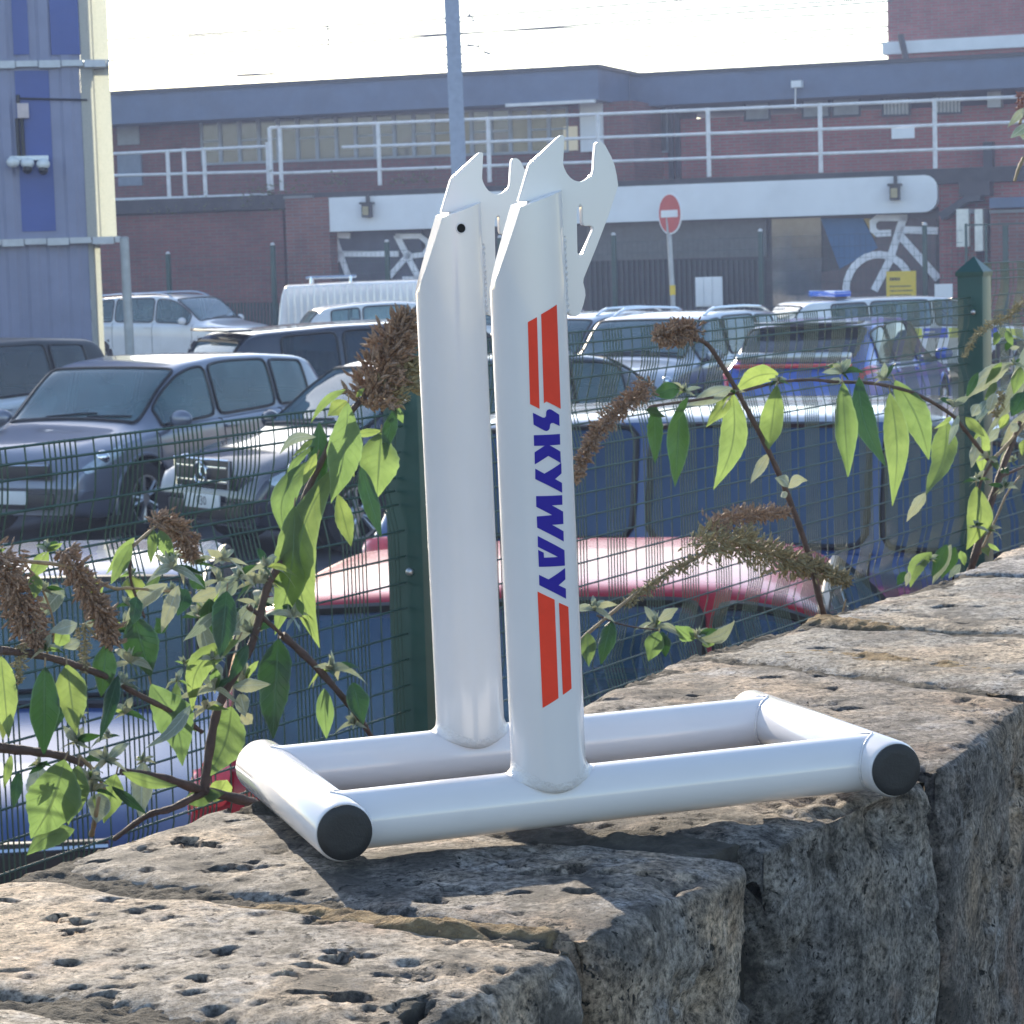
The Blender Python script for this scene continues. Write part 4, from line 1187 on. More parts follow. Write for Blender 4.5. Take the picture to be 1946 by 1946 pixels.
FA = Plane(215, 60, 1900, 53)
FB = Plane(215, 60, 1900, 53, back=4.5)
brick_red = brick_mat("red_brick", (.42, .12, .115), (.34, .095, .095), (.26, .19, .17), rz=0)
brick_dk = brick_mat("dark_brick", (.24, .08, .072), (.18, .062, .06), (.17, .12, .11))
brick_pier = brick_mat("pier_brick", (.26, .095, .075), (.2, .075, .065), (.2, .16, .15))
fascia_m = mat("slate_fascia", (.10, .145, .235), rough=.6, var=.12, scale=1.5, dirt=.25)
white_board = mat("white_fascia", (.80, .82, .85), rough=.5, var=.05, scale=1.2, dirt=.2, dcol=(.4, .4, .42))
grey_m = mat("galvanised_steel", (.36, .37, .38), rough=.5, metal=.4, var=.15, scale=6)
rail_m = mat("white_rail_paint", (.75, .75, .76), rough=.5, var=.12, scale=5, dirt=.2)
dark_shop = mat("dark_shopfront", (.030, .033, .042), rough=.35, var=.3, scale=1.2)
frame_m = mat("window_frame", (.32, .35, .38), rough=.5)
win_glass = mat("window_glass", (.05, .06, .065), rough=.08, var=.35, scale=1.2, spec=.8)
lit_glass = emit_mat("lit_window", (.62, .55, .38), .12)
concrete = mat("concrete", (.22, .22, .22), rough=.85, var=.2, scale=2)
bld = thing("station_building", "long brick station building with slate fascia and a row of upper windows", "building", tuple(FA.w(10, 0)))
# --- upper storey walls
def zAt(pl, u, v, off=0.0): return pl.hit(u, v, off)[1]
T = lambda pl, u, v, off=0.0: pl.hit(u, v, off)[0]
tL, tS, tR = T(FB, 120, 300), T(FB, 1205, 300), T(FB, 2200, 300)
zdk = zAt(FA, 1000, 352)         # deck level
zf0, zf1 = zAt(FB, 680, 213, 1.2), zAt(FB, 680, 155, 1.2)
left_wall = MB(); FB.box(left_wall, tL - 12, tS, zdk, zf0 + .02, -6, 0)
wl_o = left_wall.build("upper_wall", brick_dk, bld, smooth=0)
rw = MB(); FB.box(rw, tS - .002 + .004, tR + 6, zdk, zf0 - .35, -8, -2.6)
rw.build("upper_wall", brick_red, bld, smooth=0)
fa = MB()
FB.box(fa, tL - 12, tS - .5, zf0, zf1, -6, 1.2)
fa.build("roof_fascia", fascia_m, bld, smooth=0)
zr0, zr1 = zAt(FB, 1500, 188, -1.4), zAt(FB, 1500, 130, -1.4)
fr_ = MB(); FB.box(fr_, tS - .5 + .004, tR + 6, zr0, zr1, -9, -1.4)
fr_.build("roof_fascia", fascia_m, bld, smooth=0)
lip = MB(); FB.box(lip, tL - 12, tS - .45, zf1, zf1 + .10, -6, 1.26); FB.box(lip, tS - .45 + .004, tR + 6, zr1, zr1 + .09, -9, -1.34)
lip.build("roof_lip", mat("dark_lip", (.04, .045, .055), rough=.6), bld, smooth=0)
# --- long window strip, each bay its own window
mull = [379 + 36.8 * k for k in range(20)]
for k in range(len(mull) - 1):
    u0, u1 = mull[k], mull[k + 1]
    vt, vb = 226 - (u0 - 379) * .035, 314 - (u0 - 379) * .036
    fm = MB()
    t0, z1 = FB.hit(u0 + 18, vt, .06); z0 = zAt(FB, u0 + 18, vb, .06)
    ta, tb = T(FB, u0, vt, .06), T(FB, u1, vt, .06)
    for (p, q, a, b) in ((ta, ta + .05, z0, z1), (tb - .045, tb, z0, z1), (ta + .05, tb - .045, z0, z0 + .06), (ta + .05, tb - .045, z1 - .06, z1)):
        FB.box(fm, p, q, a, b, .0, .06)
    if k % 3 != 1: FB.box(fm, ta + .05, tb - .045, z0 + (z1 - z0) * .5, z0 + (z1 - z0) * .5 + .04, .0, .055)
    wo = fm.build("window", frame_m, bld, smooth=0)
    pn = MB(); FB.box(pn, ta + .05, tb - .045, z0 + .06, z1 - .06, .003, .02)
    warm = k in (12, 13, 16, 17, 18)
    pn.build("pane", mat("amber_lit_pane", (.2, .17, .09), rough=.12, var=.3, scale=2) if warm else win_glass, wo, smooth=0)
lp = MB(); FB.pbox(lp, 1070, 240, 1097, 286, .021, .045); lp.build("lit_pane", lit_glass, bld, smooth=0)
dp = MB(); FB.pbox(dp, 1101, 196, 1143, 288, .0, .12); dp.build("white_door", white_board, bld, smooth=0)
for (a, b, lit) in ((1145, 1205, 0), (1207, 1235, 1), (1237, 1268, 0)):
    off0, off1 = (-2.6, -2.5)
    m_ = MB(); FB.pbox(m_, a, 201, b, 290, off0, off1)
    o_ = m_.build("window", frame_m, bld, smooth=0)
    m_ = MB(); FB.pbox(m_, a + 3, 205, b - 3, 287, off1, off1 + .02)
    m_.build("pane", lit_glass if lit else win_glass, o_, smooth=0)
for (a, vt, b, vb, bars) in ((1413, 192, 1463, 230, 0), (1523, 187, 1577, 225, 0), (1580, 185, 1635, 222, 0), (1675, 185, 1730, 221, 1), (1775, 181, 1826, 217, 1)):
    m_ = MB(); FB.pbox(m_, a, vt, b, vb, -2.6, -2.52)
    o_ = m_.build("window", mat("dark_frame", (.03, .035, .045), rough=.5), bld, smooth=0)
    m_ = MB(); FB.pbox(m_, a + 4, vt + 4, b - 4, vb - 4, -2.52, -2.5)
    m_.build("pane", mat("frosted_pane", (.22, .25, .28), rough=.3, var=.2, scale=3), o_, smooth=0)
    if bars:
        m_ = MB()
        for j in range(7): FB.pbox(m_, a + 5 + j * 7, vt + 4, a + 7 + j * 7, vb - 4, -2.5, -2.47)
        m_.build("window_bars", rail_m, o_, smooth=0)
for (u0, u1, v0, v1, o1) in ((1268, 1277, 200, 340, -2.48), (1281, 1290, 200, 340, -2.48), (1868, 1886, 270, 330, -2.2)):
    m_ = MB(); FB.pbox(m_, u0, v0, u1, v1, -2.6, o1)
    m_.build("downpipe", mat("pipe_black", (.03, .03, .04), rough=.5), bld, smooth=0)
m_ = MB(); FB.pbox(m_, 1876, 174, 1902, 204, -2.6, -2.2); m_.build("vent_box", grey_m, bld, smooth=0)
m_ = MB(); FB.pbox(m_, 222, 240, 263, 275, 0, .05); m_.build("notice_board", frame_m, bld, smooth=0)
m_ = MB(); FB.pbox(m_, 222, 293, 267, 353, 0, .06); m_.build("grey_door", mat("blue_grey_door", (.2, .25, .33), rough=.5), bld, smooth=0)
# --- lower storey: deck, board, shopfront, brick
tA0, tA1 = T(FA, 100, 480), T(FA, 1782, 480)
dk = MB(); FA.box(dk, tA0 - 10, tA1 + 12, zdk - .32, zdk, -9, .25)
dk.build("deck_edge", mat("dark_deck", (.035, .035, .04), rough=.7, var=.4, scale=3), bld, smooth=0)
zb1, zb0 = zAt(FA, 1246, 352, .30), zAt(FA, 1246, 420, .30)
tb0, tb1 = T(FA, 625, 400, .30), T(FA, 1781, 370, .30)
def rrect(pl, t0, t1, z0, z1, r, n=5):
    pts = [(t0, z0), (t1 - r, z0)] + [(t1 - r + r * math.sin(a), z0 + r - r * math.cos(a)) for a in np.linspace(0, math.pi / 2, n)] + [(t1 - r + r * math.cos(a), z1 - r + r * math.sin(a)) for a in np.linspace(0, math.pi / 2, n)] + [(t0, z1)]
    return pts
wb = MB(); wb.prism([FA.w(t, z, .30) for t, z in rrect(FA, tb0, tb1, zb0, zb1, .28)], -FA.n * .30)
wb.build("white_fascia_board", white_board, bld, smooth=0)
sf = MB(); FA.box(sf, tb0, tb1, 0, zb0 + .1, -5, -.25)
sf_o = sf.build("shopfront", dark_shop, bld, smooth=0)
bl = MB(); FA.box(bl, tA0 - 10, T(FA, 540, 480), 0, zAt(FA, 400, 404), -3, 0)
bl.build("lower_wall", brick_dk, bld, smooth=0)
pr = MB(); FA.pbox(pr, 541, 376, 624, 700, -3, .32)
pr.build("brick_pier", brick_pier, bld, smooth=0)
pc = MB(); FA.pbox(pc, 538, 372, 592, 377, -3, .38); pc.build("pier_cap", concrete, bld, smooth=0)
# shopfront inserts
def ins(name, m, u0, v0, u1, v1, o1=-.2, par=sf_o):
    b = MB(); FA.pbox(b, u0, v0, u1, v1, -.245, o1)
    return b.build(name, m, par, smooth=0)
ins("shutter_header", mat("shutter_grey", (.10, .105, .105), rough=.5, var=.15), 1115, 420, 1456, 492, -.12)
gate = MB()
for k in range(34):
    u = 1118 + k * 10
    FA.pbox(gate, u, 494, u + 4.5, 640, -.2, -.14)
gate.build("shutter_slats", mat("gate_bar", (.05, .06, .065), rough=.5), sf_o, smooth=0)
ins("mural_panel", mat("mural_ground", (.045, .055, .08), rough=.5, var=.4, scale=1.5), 626, 440, 800, 640, -.17)
ins("shop_glass", mat("shop_glass", (.07, .085, .10), rough=.06, var=.5, scale=1.5, spec=.9), 1466, 415, 1560, 640, -.15)
def strokes(name, m, segs, o1=-.12, scale=1.0):
    b = MB()
    for pts, wd in segs:
        P = [FA.w(*FA.hit(u, v, o1), o1) for u, v in pts]
        for i in range(len(P) - 1):
            d = (P[i + 1] - P[i]).normalized(); nrm = d.cross(FA.n).normalized()
            hw = wd / 2 * 56 / F_PX
            a, c = P[i] - d * hw * .5, P[i + 1] + d * hw * .5
            k = FA.n * (.0015 * (i % 2))
            b.prism([a + nrm * hw + k, c + nrm * hw + k, c - nrm * hw + k, a - nrm * hw + k], -FA.n * .05)
    return b.build(name, m, sf_o, smooth=0)
Zb = lambda P: [(600 + x / 2.76, y / 2.76) for x, y in P]
Zc = lambda P: [(1246 + x / 2.76, y / 2.76) for x, y in P]
mur_w = mat("mural_white", (.88, .88, .92), rough=.6, var=.08, scale=2, dirt=.25)
strokes("mural_bicycle", mur_w, [(Zb([(80, 1232), (172, 1236)]), 11), (Zb([(95, 1240), (165, 1440)]), 11), (Zb([(85, 1430), (125, 1320)]), 10), (Zb([(105, 1332), (425, 1332)]), 11),
         (Zb([(425, 1240), (545, 1238), (585, 1270), (592, 1300), (565, 1335), (480, 1345)]), 10), (Zb([(425, 1240), (545, 1470)]), 12), (Zb([(390, 1445), (490, 1330)]), 11), (Zb([(460, 1462), (600, 1462)]), 9)])
arc = [(1170 + 172 * math.cos(a), 1520 - 185 * math.sin(a)) for a in np.linspace(math.pi * 1.05, 0, 16)]
blue_mur = MB()
FA.ppoly(blue_mur, Zc([(865, 1145), (1085, 1145), (1165, 1300), (965, 1410)]), -.245, -.14)
blue_mur.build("mural_patch", mat("mural_blue", (.03, .12, .26), rough=.6, var=.15, scale=2), sf_o, smooth=0)
br_mur = MB()
FA.ppoly(br_mur, Zc([(965, 1412), (1166, 1301), (1090, 1147), (1470, 1147), (1470, 1760), (880, 1760), (800, 1440)]), -.245, -.155)
br_mur.build("mural_patch", mat("mural_brown", (.10, .072, .07), rough=.6, var=.25, scale=2), sf_o, smooth=0)
ye = MB(); FA.ppoly(ye, Zc([(1090, 1146), (1132, 1146), (1150, 1250), (1128, 1215)]), -.15, -.13); ye.build("mural_patch", mat("mural_yellow", (.4, .27, .05), rough=.6), sf_o, smooth=0)
strokes("mural_bicycle", mur_w, [(Zc([(1310, 1142), (1165, 1142), (1138, 1165), (1140, 1205), (1165, 1225), (1225, 1222)]), 12), (Zc([(1298, 1145), (1225, 1370), (1150, 1515)]), 14), (Zc(arc), 13),
         (Zc([(1270, 1205), (1470, 1210)]), 13), (Zc([(1285, 1240), (1475, 1455)]), 14)])
# lanterns on the white board
for (u, v, lab) in ((698, 399, "small dark wall lantern on the white fascia near the brick pier"), (1701, 365, "small dark wall lantern near the rounded end of the white fascia")):
    t, z = FA.hit(u, v, .42)
    lo = thing("wall_lantern", lab, "lantern", tuple(FA.w(t, z + .3, .31)), 0, "lanterns on the white fascia")
    b = MB(); FA.box(b, t - .1, t + .1, z - .17, z + .13, .33, .53)
    FA.box(b, t - .14, t + .14, z + .13, z + .18, .30, .57); FA.box(b, t - .03, t + .03, z + .18, z + .36, .31, .42)
    b.build("lantern_case", mat("lantern_black", (.03, .03, .03), rough=.5), lo, smooth=0)
    b = MB(); FA.box(b, t - .07, t + .07, z - .12, z + .08, .532, .545); b.build("lantern_glass", mat("amber_glass", (.35, .3, .17), rough=.2), lo, smooth=0)
# deck railings
def railing(lab, posts, rails, off):
    t0 = FA.hit(*posts[0][:2], off)
    o = thing("deck_railing", lab, "railing", tuple(FA.w(t0[0], zdk, off)), 0, "railings on the deck")
    for (ua, va, ub, vb) in rails:
        a, b = FA.hit(ua, va, off), FA.hit(ub, vb, off)
        MB().tube([FA.w(*a, off), FA.w(*b, off)], .036, 8).build("rail", rail_m, o)
    for (u, vt, vb) in posts:
        a, b = FA.hit(u, vt, off), FA.hit(u + 4, vb, off)
        MB().tube([FA.w(a[0], max(zdk, min(b[1], zdk + .3)) - .0, off), FA.w(*a, off)], .05, 8).build("post", rail_m, o)
railing("lower white three bar railing at the left end of the deck", [(318, 286, 408), (349, 282, 406), (387, 280, 404), (508, 270, 385)], [(200, 293, 508, 278), (205, 334, 508, 326), (210, 380, 508, 370)], -.3)
railing("long white three bar railing along the deck above the white fascia", [(512, 243, 360), (531, 240, 362), (718, 233, 352), (927, 222, 346), (1136, 214, 340), (1345, 205, 336), (1558, 196, 328), (1776, 187, 320)],
        [(512, 243, 1990, 182), (650, 280, 1990, 230), (512, 330, 1990, 277)], -.1)
sgn = MB(); FA.pbox(sgn, 1694, 243, 1737, 263, -.06, .0)
tag(sgn.build("rail_sign", white_board, smooth=0), "small white sign hung on the deck railing", "sign")
ORG["rail_sign"] = Vector((0, 0, 0))
# scrubby weeds growing along the deck edge
wd_m = leaf_mat("weed_leaf", (.09, .10, .03), (.10, .12, .06), (.25, .3, .06), .4)
def weeds(lab, cols, off):
    b = MB()
    for (u, v, h, n) in cols:
        t, z = FA.hit(u, v, off)
        for k in range(n):
            p = FA.w(t + random.gauss(0, .18), z + abs(random.gauss(0, h)), off + random.uniform(-.2, .2))
            a, c = random.uniform(0, 6.28), random.uniform(-.8, .8)
            d = Vector((math.cos(a), math.sin(a), c)).normalized() * random.uniform(.04, .11)
            e = d.cross(Vector((random.random(), random.random(), 1))).normalized() * .03
            b.quad(p, p + d * .5 + e, p + d, p + d * .5 - e)
    return tag(b.build("weeds", wd_m, smooth=0), lab, "weeds", kind="stuff")
weeds("straggling weeds growing along the edge of the deck", [(310, 405, .08, 40), (330, 404, .1, 50), (380, 400, .2, 110), (420, 398, .1, 60), (470, 398, .25, 130), (500, 390, .3, 120), (520, 400, .3, 90), (560, 368, .15, 40), (640, 350, .12, 60), (760, 350, .1, 40), (800, 345, .12, 50)], .1)
# taller brick block at top right
tb_ = thing("tall_block", "taller brick block with a white band rising behind the station roof", "building", tuple(FB.w(T(FB, 1800, 60), 0, -9.2)))
FT = Plane(215, 60, 1900, 53, back=14.5)
m_ = MB(); zt_ = zAt(FT, 1800, -400); FT.box(m_, T(FT, 1687, 60), T(FT, 1687, 60) + 14, 0, zt_, -8, 0); m_.build("wall", brick_red, tb_, smooth=0)
m_ = MB(); FT.box(m_, T(FT, 1687, 60) - .12, T(FT, 1687, 60) + 14.2, zAt(FT, 1800, 98), zAt(FT, 1800, 74), -8.1, .18); m_.build("white_band", white_board, tb_, smooth=0)
m_ = MB().tube([FT.w(*FT.hit(1711, 66, .5), .5), FT.w(*FT.hit(1724, 122, .5), .5)], .09, 8); m_.build("vent_pipe", mat("pipe_black", (.03, .03, .04)), tb_)
# right hand brick corner with white boxes
rc = thing("gatehouse", "brick gatehouse corner with sunlit white boxes beside the green gate", "building", tuple(FA.w(T(FA, 1860, 480), 0, .2)))
m_ = MB(); FA.box(m_, tb1 + .004, tb1 + 14, 0, zdk - .33, -4, .1); m_.build("wall", brick_red, rc, smooth=0)
m_ = MB(); FA.pbox(m_, 1882, 402, 2100, 900, .1, 1.2); m_.build("porch_wall", brick_pier, rc, smooth=0)
m_ = MB(); FA.pbox(m_, 1880, 372, 2100, 392, .1, 1.35); m_.build("porch_roof", fascia_m, rc, smooth=0)
m_ = MB(); FA.pbox(m_, 1880, 396, 2100, 402, .1, 1.3); m_.build("porch_gutter", concrete, rc, smooth=0)
m_ = MB(); FA.pbox(m_, 1841, 405, 1854, 535, .1, 1.0); m_.build("brick_quoin", brick_pier, rc, smooth=0)
for (a, vt, b, vb) in ((1817, 397, 1840, 469), (1852, 397, 1867, 477)):
    m_ = MB(); FA.pbox(m_, a, vt, b, vb, .1, 1.25); m_.build("meter_box", mat("white_box", (.75, .74, .68), rough=.4), rc, smooth=0)
m_ = MB(); FA.ppoly(m_, [(1782, 405), (1835, 372), (1862, 372), (1862, 382), (1838, 384), (1790, 418)], .1, .8); m_.build("porch_brace", mat("dark_lip", (.04, .045, .055)), rc, smooth=0)
m_ = MB(); FA.pbox(m_, 1822, 345, 1880, 372, .1, .7); m_.build("gutter_hopper", mat("pipe_black", (.03, .03, .04)), rc, smooth=0)
# green gate frame
FG = Plane(215, 56, 1900, 49.5)
green_m = mat("green_powder_coat", (.012, .06, .05), rough=.45, var=.12, scale=8)
gt = thing("green_gate", "tall dark green steel gate frame at the right beside the gatehouse", "gate", tuple(FG.w(T(FG, 1870, 480), 0)))
m_ = MB()
FG.pbox(m_, 1833, 425, 1837.5, 700, 0, .06); FG.pbox(m_, 1838, 424, 1990, 427, 0, .06)
m_.build("gate_frame", green_m, gt, smooth=0)
for u in (1871, 1905):
    m_ = MB(); FG.pbox(m_, u, 428, u + (5 if u < 1900 else 10), 700, 0, .06); m_.build("gate_post", green_m, gt, smooth=0)
# far mesh fence
ff = thing("mesh_fence", "far green mesh fence along the back of the car park before the shopfront", "fence", tuple(FG.w(T(FG, 900, 480), 0)))
for u, vt in ((319, 483), (518, 466), (735, 460), (950, 452), (1166, 447), (1445, 440), (1757, 428)):
    t, z = FG.hit(u, vt)
    m_ = MB(); FG.box(m_, t - .045, t + .045, 0, z, -.045, .045); m_.build("post", green_m, ff, smooth=0)
    m_ = MB().sphere(FG.w(t, z + .01), .05, 8, 6); m_.build("post_cap", mat("pale_cap", (.6, .6, .6), rough=.3), ff)
m_ = MB()
ta, tb = T(FG, 150, 480), T(FG, 1830, 480)
za, zb_ = zAt(FG, 319, 492), zAt(FG, 1757, 440)
n = int((tb - ta) / .11)
for k in range(n):
    t = ta + (tb - ta) * k / n
    z = za + (zb_ - za) * (t - T(FG, 319, 480)) / (T(FG, 1757, 480) - T(FG, 319, 480))
    m_.tube([FG.w(t, 0.05, -.05), FG.w(t, z, -.05)], .0035, 3, cap=False)
for k in range(11):
    f = k / 10
    m_.tube([FG.w(ta, .1 + (za - .1) * f, -.05), FG.w(tb, .1 + (zb_ - .1) * f, -.05)], .004, 3, cap=False)
m_.build("mesh_panel", green_m, ff, smooth=0)
# low green palings on the left behind the white SUV
m_ = MB()
for k in range(16):
    u = 432 + k * 6.2
    FG.pbox(m_, u, 575, u + 2.6, 700, -.6, -.55)
tag(m_.build("paling_fence", green_m, smooth=0), "short run of dark green palings behind the white SUV", "fence")
# signs
ss = thing("road_sign", "round red no entry sign with a white bar on a leaning grey pole", "road sign", tuple(at(1277, 700, 45) * 1.0))
P0, P1 = at(1268, 380, 45), at(1283, 640, 44.9)
MB().tube([P0, P1 + (P1 - P0) * .6], .045, 10).build("pole", grey_m, ss)
ctr = at(1277, 406, 44.9)
nrm = Vector((-.86, -.5, 0)).normalized(); sx_ = Vector((-nrm.y, nrm.x, 0))
if sx_.x < 0: sx_ = -sx_
def disc(r, off, n=40): return [ctr + nrm * off + sx_ * r * math.cos(a) + Vector((0, 0, r * math.sin(a))) for a in np.linspace(0, 6.28318, n + 1)[:-1]]
MB().prism(disc(.375, .05), -nrm * .02).build("sign_rim", white_board, ss, smooth=0)
MB().prism(disc(.345, .056), -nrm * .006).build("sign_face", mat("sign_red", (.50, .02, .025), rough=.45, var=.08), ss, smooth=0)
bq = [ctr + nrm * .062 + sx_ * x + Vector((0, 0, z)) for x, z in ((-.27, -.065), (.27, -.065), (.27, .065), (-.27, .065))]
MB().prism(bq, -nrm * .005).build("white_bar", white_board, ss, smooth=0)
bq = [P0.lerp(P1, .66) + Vector((x, -.055, z)) for x, z in ((-.05, -.09), (.05, -.09), (.05, .09), (-.05, .09))]
MB().prism(bq, (0, .02, 0)).build("yellow_tag", mat("sign_yellow", (.70, .50, .02), rough=.5, var=.06), ss, smooth=0)
def board(name, lab, u0, v0, u1, v1, m, d=.04, posts=(.5,)):
    t0, z1 = FG.hit(u0, v0, .5); t1, z0 = FG.hit(u1, v1, .5)
    o = thing(name, lab, "sign", tuple(FG.w((t0 + t1) / 2, 0, .45)))
    b = MB(); FG.box(b, t0, t1, z0, z1, .5 - d, .5); bo = b.build("board", m, o, smooth=0)
    for f in posts:
        b = MB(); FG.box(b, t0 + (t1 - t0) * f - .03, t0 + (t1 - t0) * f + .03, 0, z1 - .05, .5 - d - .06, .5 - d - .004); b.build("post", grey_m, o, smooth=0)
    return o, bo, (t0, t1, z0, z1)
o, bo, (t0, t1, z0, z1) = board("ribbed_sign", "pale ribbed back of a square sign before the dark gate", 1321, 527, 1373, 582, white_board)
b = MB()
for f in (.04, .36, .68): FG.box(b, t0 + (t1 - t0) * f, t0 + (t1 - t0) * (f + .26), z0 + .03, z1 - .03, .5, .53)
b.build("ribs", white_board, bo, smooth=0)
o, bo, (t0, t1, z0, z1) = board("yellow_notice", "yellow notice board with lines of small black print before the mural", 1684, 516, 1741, 580, mat("sign_yellow", (.70, .50, .02), rough=.5), posts=(.2, .8))
b = MB()
for (f, a, c, hh) in ((.18, .12, .46, .09), (.42, .12, .84, .035), (.55, .12, .88, .035), (.68, .12, .86, .035), (.81, .12, .72, .035)):
    x = a
    while x < c:
        wdt = random.uniform(.03, .08)
        FG.box(b, t0 + (t1 - t0) * x, t0 + (t1 - t0) * min(c, x + wdt), z1 - (z1 - z0) * (f + hh), z1 - (z1 - z0) * f, .5, .506)
        x += wdt + .02
b.build("print_lines", ink_m, bo, smooth=0)
board("white_notice", "small blank white sign right of the yellow notice", 1776, 540, 1810, 566, white_board)
# grey post in front of the white SUV
gp = thing("steel_post", "round grey steel post standing in front of the white SUV", "post", (at(245, 700, 36).x, at(245, 700, 36).y, 0))
a, b_ = at(236, 453, 36), at(246, 690, 36)
MB().tube([(b_.x + (b_.x - a.x) * .8, b_.y, 0), (a.x, a.y, a.z)], .068, 14).build("tube", grey_m, gp)
MB().sphere((a.x, a.y, a.z), .07, 12, 6, (1, 1, .4)).build("cap", grey_m, gp)
# overhead line mast
om = thing("line_mast", "tall grey steel mast of the overhead railway line", "mast", (at(868, 400, 50).x, 50, 0))
a, b_ = at(860, 5, 50), at(873, 330, 50)
mx = b_.x + (b_.x - a.x) / (a.z - b_.z) * b_.z
mb = MB()
for (dy, dw, th) in ((-.13, .30, .03), (.13, .30, .03)):
    q = lambda x, z: [(x - dw / 2, 50 + dy - th / 2, z), (x + dw / 2, 50 + dy - th / 2, z), (x + dw / 2, 50 + dy + th / 2, z), (x - dw / 2, 50 + dy + th / 2, z)]
    mb.hexa(q(mx, 0), q(a.x, a.z))
q = lambda x, z: [(x - .02, 50 - .115, z), (x + .02, 50 - .115, z), (x + .02, 50 + .115, z), (x - .02, 50 + .115, z)]
mb.hexa(q(mx, 0), q(a.x, a.z))
mast_m = mat("mast_steel", (.22, .28, .38), rough=.55, metal=.3, var=.12)
mb.build("column", mast_m, om, smooth=0)
mb = MB().box((a.x, 50, a.z + .02), (.38, .38, .04)); mb.build("cap_plate", mast_m, om, smooth=0)
mb = MB()
for (u, v, u2, v2) in ((876, 14, 900, 38), (878, 82, 932, 104)):
    p, q2 = at(u, v, 50.05), at(u2, v2, 52)
    mb.tube([p, p.lerp(q2, .5) + Vector((0, 0, .06)), q2], .016, 6)
    for f in (.45, .6, .9): mb.sphere(p.lerp(q2, f), .022, 6, 5)
mb.build("bracket_arm", mast_m, om)
wires = [((340, 67), (760, 42), (1300, 0)), ((345, 105), (860, 66), (1480, 18)), ((900, 40), (1420, 12), (1560, 4)), ((900, 62), (1400, 36), (1690, 22)), ((930, 86), (1400, 66), (1690, 50)), ((930, 100), (1400, 82), (1690, 60)), ((950, 118), (1400, 98), (1690, 82)), ((230, 150), (700, 138), (960, 122))]
wm = mat("wire", (.16, .15, .14), rough=.6)
for k, ws_ in enumerate(wires):
    d = 66 + k * 1.5
    P = [at(u, v, d) for u, v in ws_]
    a, c = P[0], P[-1]
    ext = (c - a).normalized()
    pts = [a - ext * 8] + P + [c + ext * 8]
    o = MB().tube(pts, .024, 5).build("overhead_wire", wm)
    tag(o, ["thin overhead wire running highest left of the mast", "second overhead wire down, crossing just below the mast top", "short high overhead wire at top right of the mast", "overhead wire a little under the top wires right of the mast",
            "upper of a close pair of overhead wires above the roof", "lower of a close pair of overhead wires above the roof", "lowest overhead wire right of the mast over the roof", "lowest overhead wire left of the mast, just over the fascia"][k], "wire", "overhead line wires")
mb = MB().tube([at(622, 40, 66.5), at(625, 97, 66.5)], .018, 5)
tag(mb.build("line_dropper", wm), "short vertical dropper hanging between two overhead wires", "dropper")
an = thing("roof_aerial", "small white aerial on a thin mast over the slate fascia", "aerial", tuple(FB.w(*FB.hit(1512, 205, -1.2), -1.2)))
MB().tube([FB.w(*FB.hit(1511, 207, -1.2), -1.2), FB.w(*FB.hit(1512, 160, -1.2), -1.2)], .02, 6).build("mast_tube", rail_m, an)
m_ = MB(); FB.pbox(m_, 1503, 153, 1522, 166, -1.3, -1.05); m_.build("aerial_head", white_board, an, smooth=0)
sa = MB()
FB.pbox(sa, 960, 193, 1130, 199, 1.2, 1.3)
tag(sa.build("gutter_pipe", rail_m, smooth=0), "white pipe fixed under the slate fascia near the white door", "pipe")

# ================================================================== BLUE CLAD BUILDING (left)
cl = thing("clad_building", "tall building in blue grey corrugated cladding with pale corner flashing", "building", (-7.0, 40, 0))
PB = Plane(-400, 37.2, 160, 38)
clad = mat("blue_grey_cladding", (.19, .21, .33), rough=.42, metal=.2, var=.1, scale=1.5, dirt=.2, dcol=(.16, .17, .22))
cladb = mat("bright_blue_panel", (.035, .075, .30), rough=.4, var=.1, scale=1.5)
flash = leaf_mat("cream_sheet", (.86, .84, .74), (.86, .84, .74), (.95, .92, .78), .72)
zl1, zl2 = zAt(PB, 100, 118), zAt(PB, 100, 455)
tl = T(PB, -400, 300)
tE = [T(PB, 150, 60), T(PB, 159, 300), T(PB, 172, 560)]
secs = [(zl1, zl1 + 6, tE[0], .0), (zl2, zl1, tE[1], .0), (0, zl2, tE[2], -.12)]
for i, (z0, z1, te, off) in enumerate(secs):
    m_ = MB(); PB.box(m_, tl, te, z0 + .003, z1 - .003, -1.0, off)
    m_.build("wall_section", clad, cl, smooth=0)
    rb = MB(); x = tl
    k = 0
    while x < te - .15:
        if not (i == 1 and T(PB, 25, 300) < x + .1 < T(PB, 100, 300)):
            c = [PB.w(x, 0, off), PB.w(x + .05, 0, off + .022), PB.w(x + .17, 0, off + .022), PB.w(x + .22, 0, off)]
            lo = [Vector((p.x, p.y, z0 + .01)) for p in c]; hi = [Vector((p.x, p.y, z1 - .01)) for p in c]
            rb.hexa(lo[::1], hi)
        x += .31; k += 1
    rb.build("cladding_ribs", clad, cl, smooth=0)
    # pale corner flashing stepping round the corner
    fl = MB()
    w0 = [T(PB, 206, 60), T(PB, 216, 300), T(PB, 195, 560)][i] - te
    t_a, t_b, t_c = te + .002, te + w0 * .42, te + w0
    for (p, q, o0, o1) in ((t_a, t_b, off + .03, off + .03), (t_b, t_b + .03, off + .03, off - .22), (t_b + .03, t_c, off - .22, off - .22)):   # bent sheet
        fl.quad(PB.w(p, z0 + .02, o0), PB.w(q, z0 + .02, o1), PB.w(q, z1 - .02, o1), PB.w(p, z1 - .02, o0))
    fl.build("corner_flashing", flash, cl, smooth=0)
m_ = MB(); PB.pbox(m_, 27, 134, 92, 440, 0, .02); m_.build("blue_panel", cladb, cl, smooth=0)
